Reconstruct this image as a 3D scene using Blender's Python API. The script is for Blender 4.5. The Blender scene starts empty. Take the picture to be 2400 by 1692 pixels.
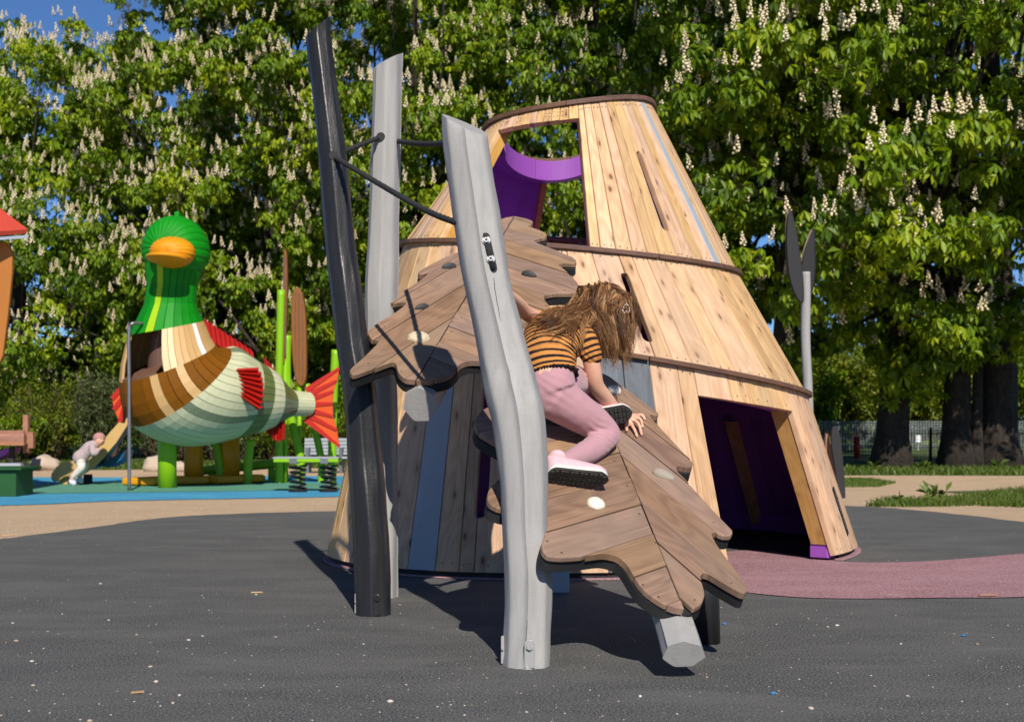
import bpy, bmesh, math, random
import numpy as np
from mathutils import Vector, Matrix, noise as mnoise
from mathutils.bvhtree import BVHTree

R = math.radians
random.seed(7)
rng = np.random.default_rng(11)
scene = bpy.context.scene
COL = scene.collection

# ---------------------------------------------------------------- camera, sky, sun, exposure
EYE = 0.75          # metres above the rubber ground
FPX = 3000.0        # focal length in pixels of the 2400 px wide photograph
cam_data = bpy.data.cameras.new('camera')
cam = bpy.data.objects.new('camera', cam_data)
COL.objects.link(cam)
cam.location = (0, 0, EYE)
cam.rotation_euler = (R(90), 0, 0)
cam_data.sensor_width = 36.0
cam_data.lens = FPX / 2400 * 36.0
cam_data.shift_y = 154.0 / 2400
cam_data.clip_end = 500
cam_data.dof.use_dof = True
cam_data.dof.focus_distance = 4.7
cam_data.dof.aperture_fstop = 6.0
scene.camera = cam

SUN_EL = 39.0
SUN_AZ = 169.3      # clockwise from +Y
sd = Vector((math.sin(R(SUN_AZ)) * math.cos(R(SUN_EL)), math.cos(R(SUN_AZ)) * math.cos(R(SUN_EL)), math.sin(R(SUN_EL))))
world = bpy.data.worlds.new('World')
scene.world = world
world.use_nodes = True
wn = world.node_tree.nodes
wl = world.node_tree.links
sky = wn.new('ShaderNodeTexSky')
sky.sky_type = 'NISHITA'
sky.sun_disc = False
sky.sun_elevation = R(SUN_EL)
sky.sun_rotation = R(SUN_AZ)
sky.ozone_density = 10.0
sky.altitude = 2500
sky.dust_density = 0.0
sky.air_density = 1.0
wl.new(sky.outputs[0], wn['Background'].inputs[0])
wn['Background'].inputs[1].default_value = 0.088
sun_data = bpy.data.lights.new('sun', 'SUN')
sun_data.energy = 5.0
sun_data.angle = R(0.5)
sun_data.color = (1.0, 0.93, 0.82)
sun = bpy.data.objects.new('sun', sun_data)
COL.objects.link(sun)
sun.location = (3, -6, 12)
sun.rotation_euler = (-sd).to_track_quat('-Z', 'Y').to_euler()
scene.view_settings.view_transform = 'Standard'
scene.view_settings.look = 'None'
scene.view_settings.exposure = 0.25
scene.view_settings.gamma = 1.0
scene.view_settings.use_curve_mapping = False
scene.cycles.max_bounces = 6
scene.cycles.transparent_max_bounces = 8

# ---------------------------------------------------------------- helpers
def P(px, py, D):
    """point at depth D whose picture position in the photograph is px, py"""
    return Vector(((px - 1200) * D / FPX, D, EYE + (1000 - py) * D / FPX))

def G(px, py, z=0.0):
    """point of the ground (height z) seen at px, py"""
    D = FPX * (EYE - z) / (py - 1000)
    return Vector(((px - 1200) * D / FPX, D, z))

WORLD_LOC = {}
def empty(name, loc=(0, 0, 0), label=None, cat=None, group=None, parent=None):
    o = bpy.data.objects.new(name, None)
    COL.objects.link(o)
    o.empty_display_size = 0.1
    o.location = loc
    WORLD_LOC[o.name] = Vector(loc)
    if parent: o.parent = parent
    tag(o, label, cat, group)
    return o

def tag(o, label=None, cat=None, group=None, kind=None):
    if label: o['label'] = label
    if cat: o['category'] = cat
    if group: o['group'] = group
    if kind: o['kind'] = kind
    return o

def adopt(o, parent):
    o.parent = parent
    o.matrix_parent_inverse = Matrix.Translation(-WORLD_LOC.get(parent.name, Vector((0, 0, 0))))

def mk(name, verts, faces, mat=None, parent=None, smooth=False, uv=None, fmat=None, local=False, tagd=None):
    me = bpy.data.meshes.new(name)
    me.from_pydata([tuple(v) for v in verts], [], faces)
    mats = mat if isinstance(mat, (list, tuple)) else [mat]
    for m in mats: me.materials.append(m)
    if fmat is not None: me.polygons.foreach_set('material_index', fmat)
    if smooth: me.polygons.foreach_set('use_smooth', [True] * len(me.polygons))
    if uv is not None:
        lay = me.uv_layers.new(name='UVMap')
        idx = np.zeros(len(me.loops), dtype=np.int64)
        me.loops.foreach_get('vertex_index', idx)
        u = np.array(uv, dtype=np.float32)[idx]
        lay.data.foreach_set('uv', u.ravel())
    me.update()
    o = bpy.data.objects.new(name, me)
    COL.objects.link(o)
    if parent:
        if local: o.parent = parent
        else: adopt(o, parent)
    if tagd: tag(o, *tagd)
    return o

def mk_np(name, V, F, mat, parent=None, smooth=False, local=False, col=None):
    """large mesh from arrays of equal-sized faces"""
    me = bpy.data.meshes.new(name)
    n = F.shape[1]
    me.vertices.add(len(V)); me.vertices.foreach_set('co', np.asarray(V, dtype=np.float32).ravel())
    me.loops.add(F.size); me.loops.foreach_set('vertex_index', F.astype(np.int32).ravel())
    me.polygons.add(len(F)); me.polygons.foreach_set('loop_start', np.arange(0, F.size, n, dtype=np.int32))
    me.polygons.foreach_set('loop_total', np.full(len(F), n, dtype=np.int32))
    if smooth: me.polygons.foreach_set('use_smooth', np.ones(len(F), dtype=bool))
    if col is not None:
        a = me.attributes.new('tone', 'FLOAT', 'POINT')
        a.data.foreach_set('value', np.asarray(col, dtype=np.float32))
    me.materials.append(mat)
    me.update(calc_edges=True)
    o = bpy.data.objects.new(name, me)
    COL.objects.link(o)
    if parent:
        if local: o.parent = parent
        else: adopt(o, parent)
    return o

def bevel(o, w=0.004, seg=2, ang=40):
    m = o.modifiers.new('bevel', 'BEVEL')
    m.width = w; m.segments = seg; m.limit_method = 'ANGLE'; m.angle_limit = R(ang)
    return o

def ray_surf(o, px, py, off=0.0):
    """first point of mesh o seen at px, py, moved off metres towards the eye"""
    me = o.data
    tree = BVHTree.FromPolygons([v.co for v in me.vertices], [tuple(p.vertices) for p in me.polygons])
    return ray_tree(tree, px, py, off)
def ray_tree(tree, px, py, off=0.0):
    eye = Vector((0, 0, EYE)); d = (P(px, py, 1.0) - eye).normalized()
    h = tree.ray_cast(eye, d)
    return (h[0] - d * off) if h[0] is not None else None

class MB:
    """collects verts, faces, uv and material indices of one part"""
    def __init__(s): s.v = []; s.f = []; s.uv = []; s.m = []
    def add(s, verts, faces, uv=None, m=0):
        b = len(s.v)
        s.v += [Vector(v) for v in verts]
        s.f += [[b + i for i in f] for f in faces]
        s.uv += list(uv) if uv is not None else [(0, 0)] * len(verts)
        s.m += [m] * len(faces)
        return s
    def box(s, c, size, rz=0, M=None, m=0):
        sx, sy, sz = [q / 2 for q in size]
        vs = [Vector((x, y, z)) for x in (-sx, sx) for y in (-sy, sy) for z in (-sz, sz)]
        if M is None: M = Matrix.Rotation(rz, 3, 'Z')
        vs2 = [Vector(c) + M @ v for v in vs]
        L = max(range(3), key=lambda k: size[k])
        o1, o2 = [k for k in range(3) if k != L]
        uv = [(v[o1] + v[o2], v[L]) for v in vs]
        return s.add(vs2, [(0, 1, 3, 2), (4, 6, 7, 5), (0, 4, 5, 1), (2, 3, 7, 6), (0, 2, 6, 4), (1, 5, 7, 3)], uv, m)
    def tube(s, pts, rad, sides=12, cap=True, shape=None, up=None, uvs=1.0, m=0):
        pts = [Vector(p) for p in pts]
        n = len(pts)
        rad = rad if isinstance(rad, (list, tuple)) else [rad] * n
        vs = []; uv = []; L = 0
        T0 = (pts[1] - pts[0]).normalized()
        ref = Vector(up) if up else (Vector((0, 0, 1)) if abs(T0.z) < .9 else Vector((0, 1, 0)))
        for i, p in enumerate(pts):
            a = pts[max(i - 1, 0)]; b = pts[min(i + 1, n - 1)]
            T = (b - a).normalized()
            if i: L += (p - pts[i - 1]).length
            X = ref - T * ref.dot(T)
            X.normalize(); Y = T.cross(X)
            if not up: ref = X
            r = rad[i]
            rx, ry = (r if isinstance(r, (tuple, list)) else (r, r))
            for k in range(sides):
                a_ = 2 * math.pi * k / sides
                q = shape(a_, L, i) if shape else 1.0
                vs.append(p + X * (rx * q * math.cos(a_)) + Y * (ry * q * math.sin(a_)))
                uv.append((k / sides * uvs, L))
        fs = []
        for i in range(n - 1):
            for k in range(sides):
                k2 = (k + 1) % sides
                fs.append((i * sides + k, i * sides + k2, (i + 1) * sides + k2, (i + 1) * sides + k))
        if cap:
            fs.append(tuple(range(sides))[::-1]); fs.append(tuple((n - 1) * sides + k for k in range(sides)))
        return s.add(vs, fs, uv, m)
    def prism(s, pts, off, uv=None, m=0):
        """polygon pts extruded by vector off"""
        pts = [Vector(p) for p in pts]; off = Vector(off); n = len(pts)
        fs = [tuple(range(n)), tuple(range(2 * n - 1, n - 1, -1))] + [(k, n + k, n + (k + 1) % n, (k + 1) % n) for k in range(n)]
        return s.add(pts + [p + off for p in pts], fs, (list(uv) * 2) if uv else None, m)
    def ball(s, c, r, seg=12, rings=8, fn=None, M=None, m=0):
        c = Vector(c); rx, ry, rz = r if isinstance(r, (tuple, list)) else (r, r, r)
        vs = []
        for i in range(rings + 1):
            ph = math.pi * i / rings
            for k in range(seg):
                th = 2 * math.pi * k / seg
                d = Vector((math.sin(ph) * math.cos(th), math.sin(ph) * math.sin(th), math.cos(ph)))
                q = fn(d) if fn else 1.0
                v = Vector((d.x * rx, d.y * ry, d.z * rz)) * q
                vs.append(c + (M @ v if M else v))
        fs = []
        for i in range(rings):
            for k in range(seg):
                k2 = (k + 1) % seg
                fs.append((i * seg + k, (i + 1) * seg + k, (i + 1) * seg + k2, i * seg + k2))
        return s.add(vs, fs, None, m)
    def build(s, name, mat, parent=None, smooth=False, local=False, tagd=None, clean=True):
        o = mk(name, s.v, s.f, mat, parent, smooth, s.uv, s.m, local, tagd)
        if clean:
            bm = bmesh.new(); bm.from_mesh(o.data)
            bmesh.ops.remove_doubles(bm, verts=bm.verts, dist=1e-5)
            bmesh.ops.recalc_face_normals(bm, faces=bm.faces)
            bm.to_mesh(o.data); bm.free()
        return o

def spline(pts, n):
    """Catmull-Rom through tuples, n samples per span"""
    pts = [np.array(p, dtype=float) for p in pts]
    out = []
    for i in range(len(pts) - 1):
        p0 = pts[max(i - 1, 0)]; p1 = pts[i]; p2 = pts[i + 1]; p3 = pts[min(i + 2, len(pts) - 1)]
        for k in range(n):
            t = k / n
            out.append(0.5 * ((2 * p1) + (-p0 + p2) * t + (2 * p0 - 5 * p1 + 4 * p2 - p3) * t * t + (-p0 + 3 * p1 - 3 * p2 + p3) * t ** 3))
    out.append(pts[-1])
    return out

def closed_spline(pts, n):
    pts = [np.array(p, dtype=float) for p in pts]; N = len(pts); out = []
    for i in range(N):
        p0 = pts[i - 1]; p1 = pts[i]; p2 = pts[(i + 1) % N]; p3 = pts[(i + 2) % N]
        for k in range(n):
            t = k / n
            out.append(0.5 * ((2 * p1) + (-p0 + p2) * t + (2 * p0 - 5 * p1 + 4 * p2 - p3) * t * t + (-p0 + 3 * p1 - 3 * p2 + p3) * t ** 3))
    return out

# ---------------------------------------------------------------- materials
class NT:
    def __init__(s, name):
        s.m = bpy.data.materials.new(name); s.m.use_nodes = True
        s.t = s.m.node_tree; s.n = s.t.nodes; s.l = s.t.links
        s.b = s.n['Principled BSDF']; s.out = s.n['Material Output']
    def new(s, t, **kw):
        x = s.n.new(t)
        for k, v in kw.items(): setattr(x, k, v)
        return x
    def set(s, node, key, val):
        if hasattr(val, 'links') or hasattr(val, 'is_linked'): s.l.new(val, node.inputs[key])
        else: node.inputs[key].default_value = val
    def coord(s, kind='Object', scale=(1, 1, 1), rnd=0):
        tc = s.new('ShaderNodeTexCoord'); mp = s.new('ShaderNodeMapping')
        s.l.new(tc.outputs[kind], mp.inputs[0]); mp.inputs['Scale'].default_value = scale
        if rnd:
            oi = s.new('ShaderNodeObjectInfo')
            mu = s.new('ShaderNodeMath', operation='MULTIPLY'); s.l.new(oi.outputs['Random'], mu.inputs[0]); mu.inputs[1].default_value = rnd
            s.l.new(mu.outputs[0], mp.inputs['Location'])
        return mp.outputs[0]
    def noise(s, vec, scale=5, detail=4, rough=.55, dist=0):
        x = s.new('ShaderNodeTexNoise'); s.l.new(vec, x.inputs['Vector'])
        x.inputs['Scale'].default_value = scale; x.inputs['Detail'].default_value = detail
        x.inputs['Roughness'].default_value = rough; x.inputs['Distortion'].default_value = dist
        return x.outputs[0]
    def ramp(s, fac, stops, interp='LINEAR'):
        x = s.new('ShaderNodeValToRGB'); s.l.new(fac, x.inputs[0]); x.color_ramp.interpolation = interp
        e = x.color_ramp.elements
        while len(e) < len(stops): e.new(.5)
        for i, (p, c) in enumerate(stops):
            e[i].position = p; e[i].color = (*c, 1) if len(c) == 3 else c
        return x.outputs[0]
    def gray(s, fac, a, b):
        return s.ramp(fac, [(a, (0, 0, 0)), (b, (1, 1, 1))])
    def mix(s, fac, a, b, blend='MIX'):
        x = s.new('ShaderNodeMix', data_type='RGBA', blend_type=blend)
        s.set(x, 0, fac)
        for k, v in ((6, a), (7, b)):
            if isinstance(v, tuple): x.inputs[k].default_value = (*v, 1) if len(v) == 3 else v
            else: s.l.new(v, x.inputs[k])
        return x.outputs[2]
    def math(s, op, a, b=0.0, c=None):
        x = s.new('ShaderNodeMath', operation=op); s.set(x, 0, a); s.set(x, 1, b)
        if c is not None: s.set(x, 2, c)
        return x.outputs[0]
    def hsv(s, col, h=.5, sat=1., v=1.):
        x = s.new('ShaderNodeHueSaturation'); s.set(x, 0, h); s.set(x, 1, sat); s.set(x, 2, v); s.l.new(col, x.inputs[4])
        return x.outputs[0]
    def rnd(s):
        return s.new('ShaderNodeObjectInfo').outputs['Random']
    def bump(s, h, strength=.3, dist=.01):
        x = s.new('ShaderNodeBump'); s.l.new(h, x.inputs['Height']); x.inputs['Strength'].default_value = strength
        x.inputs['Distance'].default_value = dist
        s.l.new(x.outputs[0], s.b.inputs['Normal'])
    def base(s, col):
        if isinstance(col, tuple): s.b.inputs['Base Color'].default_value = (*col, 1)
        else: s.l.new(col, s.b.inputs['Base Color'])
    def rough(s, v):
        s.set(s.b, 'Roughness', v)
    def spec(s, v):
        s.b.inputs['Specular IOR Level'].default_value = v

def wood(name, light, dark, knot, knots=1.0, grey=None, rough=.6, grain=115, rv=.16, spec=.3):
    t = NT(name)
    uv = t.coord('UV', (1, 1, 1), 37.0)
    def sc(x, y):
        mp = t.new('ShaderNodeMapping'); t.l.new(uv, mp.inputs[0]); mp.inputs['Scale'].default_value = (x, y, 1); return mp.outputs[0]
    warp = t.noise(sc(5, 1.6), 1.0, 2)
    g1 = t.noise(sc(grain, 1.6), 1.0, 5, .62, .5)
    g0 = t.noise(sc(9, .8), 1.0, 3, .6, .4)
    g2 = t.noise(sc(grain * 3, 4), 1.0, 3, .6)
    rings = t.math('SINE', t.math('MULTIPLY', t.math('ADD', t.math('MULTIPLY', warp, 1.0), t.math('MULTIPLY', g1, .12)), 60.0))
    rings = t.math('MULTIPLY_ADD', rings, .5, .5)
    f = t.math('ADD', t.math('ADD', t.math('MULTIPLY', g1, .45), t.math('MULTIPLY', g0, .32)), t.math('MULTIPLY', rings, .14))
    f = t.math('ADD', t.math('MULTIPLY_ADD', g1, .12, f), t.math('MULTIPLY', g2, .16))
    col = t.ramp(f, [(.38, dark), (.74, light)])
    # knots
    v = t.new('ShaderNodeTexVoronoi', voronoi_dimensions='2D'); t.l.new(sc(10.5, 5.2), v.inputs['Vector']); v.inputs['Scale'].default_value = 1.0
    keep = t.gray(t.math('FRACT', t.math('MULTIPLY', v.outputs['Color'], 3.7)), .62, .66)
    kd = t.ramp(v.outputs['Distance'], [(.07, (1, 1, 1)), (.115, (.42, .42, .42)), (.18, (.22, .22, .22)), (.34, (0, 0, 0))])
    kf = t.math('MULTIPLY', t.math('MULTIPLY', kd, keep), knots)
    col = t.mix(kf, col, knot)
    blot = t.noise(sc(2.2, .9), 1.0, 3, .6)
    if grey: col = t.mix(t.math('MULTIPLY', t.gray(blot, .42, .7), .55), col, grey)
    r = t.rnd()
    r2 = t.math('FRACT', t.math('MULTIPLY', r, 13.7))
    col = t.hsv(col, t.math('MULTIPLY_ADD', r2, .018, .491), t.math('MULTIPLY_ADD', r2, .25, .85), t.math('MULTIPLY_ADD', r, rv * 2, 1 - rv))
    t.base(col)
    t.rough(t.math('MULTIPLY_ADD', g1, .25, rough - .1)); t.spec(spec)
    t.bump(t.math('ADD', t.math('MULTIPLY', g1, .8), g2), .25, .004)
    return t.m

def paint(name, col, rough=.4, var=.12, bump=.15, scale=6, streak=False, dirt=None, spec=.4, coat=0, rv=0.0):
    t = NT(name)
    c = t.coord('Object', (1, 1, .25) if streak else (1, 1, 1), 3.0)
    n = t.noise(c, scale, 5, .6)
    n2 = t.noise(c, scale * 14, 3, .6)
    cc = t.hsv(t.ramp(n, [(0, col), (1, col)]), .5, 1, t.math('MULTIPLY_ADD', n, var * 2, 1 - var))
    if dirt: cc = t.mix(t.math('MULTIPLY', t.gray(t.noise(c, scale * .7, 6, .7), .52, .75), .6), cc, dirt)
    if rv: cc = t.hsv(cc, .5, 1, t.math('MULTIPLY_ADD', t.rnd(), rv * 2, 1 - rv))
    t.base(cc)
    t.rough(t.math('MULTIPLY_ADD', n, .2, rough - .1)); t.spec(spec)
    if coat: t.b.inputs['Coat Weight'].default_value = coat
    if bump: t.bump(t.math('ADD', n2, n), bump, .006)
    return t.m

def hewn_paint(name, col, worn, rough):
    """brushed paint over draw-knifed log: fine cross marks, long streaks, scuffs"""
    t = NT(name)
    lng = t.noise(t.coord('Object', (9, 9, .8), 3.0), 3.0, 5, .65)
    ring = t.noise(t.coord('Object', (5, 5, 55), 3.0), 1.6, 3, .6, 1.2)
    blot = t.noise(t.coord('Object', (1, 1, .6), 3.0), 6.0, 6, .7)
    fine = t.noise(t.coord('Object', (1, 1, .3), 3.0), 150.0, 3, .6)
    c = t.mix(t.math('MULTIPLY', t.gray(lng, .48, .72), .55), col, worn)
    c = t.mix(t.math('MULTIPLY', t.gray(blot, .55, .75), .45), c, tuple(min(1, q * 1.22) for q in col))
    c = t.mix(t.math('MULTIPLY', t.gray(ring, .60, .78), .14), c, worn)
    sp = t.gray(t.noise(t.coord('Object', (1, 1, .5), 3.0), 60, 4, .7), .70, .76)
    c = t.mix(t.math('MULTIPLY', sp, .6), c, tuple(q * .45 for q in col))
    t.base(c); t.rough(t.math('MULTIPLY_ADD', blot, .3, rough - .12)); t.spec(.35)
    t.bump(t.math('ADD', t.math('MULTIPLY', ring, .3), t.math('ADD', t.math('MULTIPLY', lng, .8), t.math('MULTIPLY', fine, .35))), .30, .006)
    return t.m

M = {}
M['pine'] = wood('pine', (.68, .435, .235), (.43, .24, .11), (.15, .055, .02), .9, (.43, .32, .215), rv=.17)
M['amber'] = wood('amber_pine', (.62, .35, .13), (.46, .235, .075), (.25, .1, .02), .5, None)
M['hard'] = wood('brown_hardwood', (.32, .192, .120), (.152, .085, .054), (.1, .06, .04), .25, (.25, .188, .145), grain=150, rv=.18)
M['trim'] = wood('brown_trim', (.17, .088, .058), (.09, .048, .034), (.06, .03, .02), .1, None, grain=70, rv=.12)
M['black_board'] = wood('black_board', (.034, .034, .036), (.014, .014, .015), (.01, .01, .01), .1, None, rough=.65, grain=70, spec=.15)
M['dark_grey'] = wood('dark_grey_paint', (.13, .15, .18), (.085, .10, .12), (.05, .05, .05), .4, None, rough=.45)
M['grey_plank'] = paint('grey_plank_paint', (.32, .35, .38), .4, .1, .1, 8)
M['purple'] = paint('purple_paint', (.28, .075, .41), .5, .12, .1, 6, rv=.1)
M['post_grey'] = hewn_paint('grey_post_paint', (.315, .308, .30), (.215, .21, .20), .52)
M['post_black'] = hewn_paint('black_post_paint', (.015, .015, .0165), (.030, .030, .032), .32)
M['steel'] = paint('steel', (.26, .26, .27), .4, .1, .05, 20)
M['steel'].node_tree.nodes['Principled BSDF'].inputs['Metallic'].default_value = .8
M['grey_strap'] = paint('grey_strap', (.30, .30, .30), .4, .1, .05, 20)
M['dark'] = paint('dark_screw', (.05, .045, .04), .6, .2, 0, 20)
M['rope'] = paint('black_rope', (.022, .022, .024), .85, .3, .5, 60)
M['crack'] = paint('crack', (.03, .03, .03), .9, .1, 0, 20)
# ---------------------------------------------------------------- ground
def flat_sheet(name, outline, z, mat, kind='structure'):
    vs = [Vector((p[0], p[1], z)) for p in outline]
    me = bpy.data.meshes.new(name)
    bm = bmesh.new()
    bv = [bm.verts.new(v) for v in vs]
    f = bm.faces.new(bv)
    bmesh.ops.recalc_face_normals(bm, faces=bm.faces)
    if f.normal.z < 0: f.normal_flip()
    bmesh.ops.triangulate(bm, faces=bm.faces)
    bm.to_mesh(me); bm.free()
    me.materials.append(mat)
    o = bpy.data.objects.new(name, me); COL.objects.link(o)
    o['kind'] = kind
    return o

def m_rubber(name, col, speck, dust, dustamt=.5, wear=None):
    t = NT(name)
    c = t.coord('Object')
    fine = t.noise(c, 150, 4, .75)
    med = t.noise(c, 38, 4, .65)
    big = t.noise(t.coord('Object', (.7, 1.5, 1)), 2.2, 6, .62, .5)
    mid = t.noise(t.coord('Object', (1.0, 1.6, 1)), 5.5, 5, .68, .3)
    base = t.ramp(fine, [(.40, tuple(q * .28 for q in col)), (.51, col), (.61, speck)])
    base = t.mix(t.math('MULTIPLY', t.gray(mid, .45, .75), .22 * dustamt), base, dust)
    base = t.mix(t.math('MULTIPLY', t.gray(big, .42, .72), .55 * dustamt), base, dust)
    pale = t.noise(c, 3.3, 6, .75)
    base = t.mix(t.math('MULTIPLY', t.gray(pale, .63, .78), .5 * dustamt), base, wear or tuple(min(1, q * 2.3) for q in dust))
    t.base(base); t.rough(.86); t.spec(.25)
    t.bump(t.math('ADD', fine, t.math('MULTIPLY', med, 1.3)), .55, .006)
    return t.m
M['rubber'] = m_rubber('black_rubber', (.072, .073, .073), (.20, .20, .198), (.145, .141, .134), 1.0, (.22, .20, .17))
M['mauve'] = m_rubber('mauve_rubber', (.32, .165, .185), (.46, .285, .305), (.42, .26, .28), .8)
M['blue'] = m_rubber('blue_rubber', (.05, .27, .48), (.09, .38, .60), (.08, .40, .56), 1.0, (.2, .45, .6))
M['teal'] = m_rubber('green_blue_rubber', (.09, .27, .17), (.16, .36, .22), (.12, .36, .34), .8)

t = NT('sand')
c = t.coord('Object')
n1 = t.noise(c, 130, 3, .7); n2 = t.noise(c, 1.6, 5, .6); n3 = t.noise(c, 14, 4, .7)
col = t.ramp(n1, [(.28, (.34, .23, .145)), (.52, (.58, .42, .275)), (.75, (.74, .58, .41))])
col = t.hsv(col, .5, 1, t.math('MULTIPLY_ADD', t.math('ADD', n2, n3), .35, .66))
t.base(col); t.rough(.95); t.spec(.1); t.bump(t.math('ADD', n1, n3), .8, .02)
M['sand'] = t.m
t = NT('lawn')
c = t.coord('Object')
n1 = t.noise(c, 40, 4, .7); n2 = t.noise(c, 1.1, 5, .65)
col = t.ramp(n2, [(.32, (.035, .062, .012)), (.52, (.075, .115, .022)), (.75, (.15, .14, .055))])
col = t.hsv(col, .5, 1, t.math('MULTIPLY_ADD', n1, .9, .5))
t.base(col); t.rough(.95); t.bump(n1, .6, .04)
M['lawn'] = t.m

S = 260
flat_sheet('ground', [(-S, -60), (S, -60), (S, 400), (-S, 400)], -0.012, M['lawn'])
sand_pts = [(-30, -20), (30, -20), (30, 9.5), (13, 11.5), (6.6, 13.0), (5.4, 14.0), (5.0, 14.9), (6.0, 15.4), (8.0, 16.8), (11, 18.3),
            (8.5, 19.6), (5.2, 19.9), (4.6, 19.3), (0, 23.2), (-4, 23.4), (-8, 22.2), (-12, 22.4), (-30, 22.0)]
sp = closed_spline(sand_pts, 6)
flat_sheet('sand_ground', sp, -0.007, M['sand'])
pad = [(-3.42, 8.56), (-3.13, 9.57), (-2.75, 10.77), (-1.58, 11.42), (0.3, 12.0), (2.2, 12.35), (3.25, 12.12), (3.75, 11.25), (4.05, 10.1),
       (4.7, 8.0), (5.3, 5.0), (5.6, 1.0), (4.5, -4.0), (0.0, -6.0), (-4.4, -4.0), (-5.0, 0.5), (-4.4, 4.0), (-3.75, 7.0)]
padc = [np.array(p) + rng.normal(0, .012, 2) for p in closed_spline(pad, 9)]
flat_sheet('rubber_ground', padc, 0.0, M['rubber'])
# a low rolled rim where the black rubber meets the sand
mb = MB()
rim = [Vector((p[0], p[1], -0.012)) for p in padc]
cen = Vector((0.3, 4.5, 0))
vs = []; fs = []
n = len(rim)
for k, p in enumerate(rim):
    d = (Vector((p.x, p.y, 0)) - cen).normalized()
    vs += [Vector((p.x, p.y, 0.0)), Vector((p.x, p.y, 0)) + d * .035 + Vector((0, 0, -.02))]
for k in range(n):
    a, b = 2 * k, 2 * ((k + 1) % n)
    fs.append((a, a + 1, b + 1, b))
mb.add(vs, fs); tag(mb.build('rubber_edge', M['rubber']), kind='structure')

def gp(l): return [tuple(G(x, y)[:2]) for x, y in l]
mauve = gp([(1560, 1330), (1660, 1300), (1780, 1290), (1900, 1306), (1990, 1318), (2130, 1318), (2260, 1310), (2420, 1296), (2600, 1280),
            (2620, 1385), (2400, 1400), (2200, 1402), (2000, 1404), (1860, 1400), (1740, 1388), (1640, 1372)])
flat_sheet('mauve_path', [tuple(p) for p in closed_spline(mauve, 6)], 0.004, M['mauve'])
# mauve ring under the tower foot
bp = [(-9.5, 12.2), (-7, 12.0), (-4.9, 12.25), (-4.0, 13.0), (-2.6, 13.5), (-1.7, 13.9), (-.4, 14.9), (.2, 16.2), (-.2, 18.0), (-1.5, 19.3), (-4, 19.5), (-6, 19.0), (-9.5, 18.6)]
flat_sheet('blue_ground', [tuple(p) for p in closed_spline(bp, 6)], -0.001, M['blue'])
tp = [(-8.5, 14.1), (-6.6, 14.0), (-4.6, 14.55), (-3.0, 15.0), (-2.0, 15.6), (-2.4, 16.9), (-4.0, 17.5), (-5.6, 17.0), (-7.4, 16.4), (-8.8, 15.6)]
flat_sheet('green_ground', [tuple(p) for p in closed_spline(tp, 6)], 0.003, M['teal'])
# ---------------------------------------------------------------- the wooden cone tower
def ringp(k, th):
    c, s = math.cos(th), math.sin(th)
    if k == 0:
        x = 1.597 * c; return Vector((.537 + x, 7.76 + 1.47 * s + .21 * x, .035))
    if k == 1: return Vector((.465 + 1.285 * c, 7.73 + 1.27 * s, 1.13 - .2 * c))
    if k == 2: return Vector((.35 + 1.0 * c, 7.75 + 1.0 * s, 1.76 - .09 * c + .07 * s))
    return Vector((.34 + .51 * c, 7.72 + .51 * s, 2.535 + .07 * c - .06 * s + .036 * math.cos(2 * th)))

tower = empty('cone_tower', (.47, 7.75, 0), 'tall cone shaped play tower clad in pale pine planks with doorway', 'play tower')
screws = MB()

def wall_piece(k, th0, th1, poly=None, mat='pine', v0=0.0, v1=1.0, gap=.004, name='plank', thick=.032, inner='purple'):
    """plank between ring k and k+1; poly in (u, v) of the plank, else the full strip v0..v1"""
    A, B = ringp(k, th0), ringp(k, th1)
    C, Dd = ringp(k + 1, th1), ringp(k + 1, th0)
    w = ((B - A).length + (C - Dd).length) / 2
    L = ((Dd - A).length + (C - B).length) / 2
    nrm = (B - A).cross(Dd - A).normalized()
    mid = (A + B + C + Dd) / 4
    axis = Vector((.42, 7.74, mid.z))
    if nrm.dot(mid - axis) < 0: nrm = -nrm
    poly = poly or [(0, v0), (1, v0), (1, v1), (0, v1)]
    g = gap / w
    def pt(u, v): return (A * (1 - u) + B * u) * (1 - v) + (Dd * (1 - u) + C * u) * v
    bow = nrm * random.uniform(-.0015, .0025)
    outer = [pt(g + (1 - 2 * g) * u, v) + bow for u, v in poly]
    shoulder = [pt(g * .35 + (1 - .7 * g) * u, v) + bow - nrm * .006 for u, v in poly]
    inn = [pt(u, v) - nrm * thick for u, v in poly]
    n = len(poly)
    vs = outer + shoulder + inn
    fs = [tuple(range(n))]
    fm = [0]
    for a in (0, n):
        for i in range(n):
            j = (i + 1) % n
            fs.append((a + i, a + n + i, a + n + j, a + j)); fm.append(0)
    fs.append(tuple(range(3 * n - 1, 2 * n - 1, -1))); fm.append(1)
    uv = [(u * w, v * L) for u, v in poly] * 3
    o = mk(name, vs, fs, [M[mat], M[inner]], tower, False, uv, fm)
    bm = bmesh.new(); bm.from_mesh(o.data); bmesh.ops.recalc_face_normals(bm, faces=bm.faces); bm.to_mesh(o.data); bm.free()
    if mat != 'grey_plank':
        vmin = min(v for u, v in poly); vmax = max(v for u, v in poly)
        for vv in (vmin + .035 / L, vmax - .035 / L):
            for uu in (.28, .72):
                p = pt(uu, vv + random.uniform(-.006, .006)) + nrm * .002
                X = (B - A).normalized() * .0042; Y = nrm.cross(X).normalized() * .0042
                screws.add([p + X * math.cos(a) + Y * math.sin(a) for a in [i * math.pi / 3 for i in range(6)]], [(0, 1, 2, 3, 4, 5)])
    return o

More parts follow.
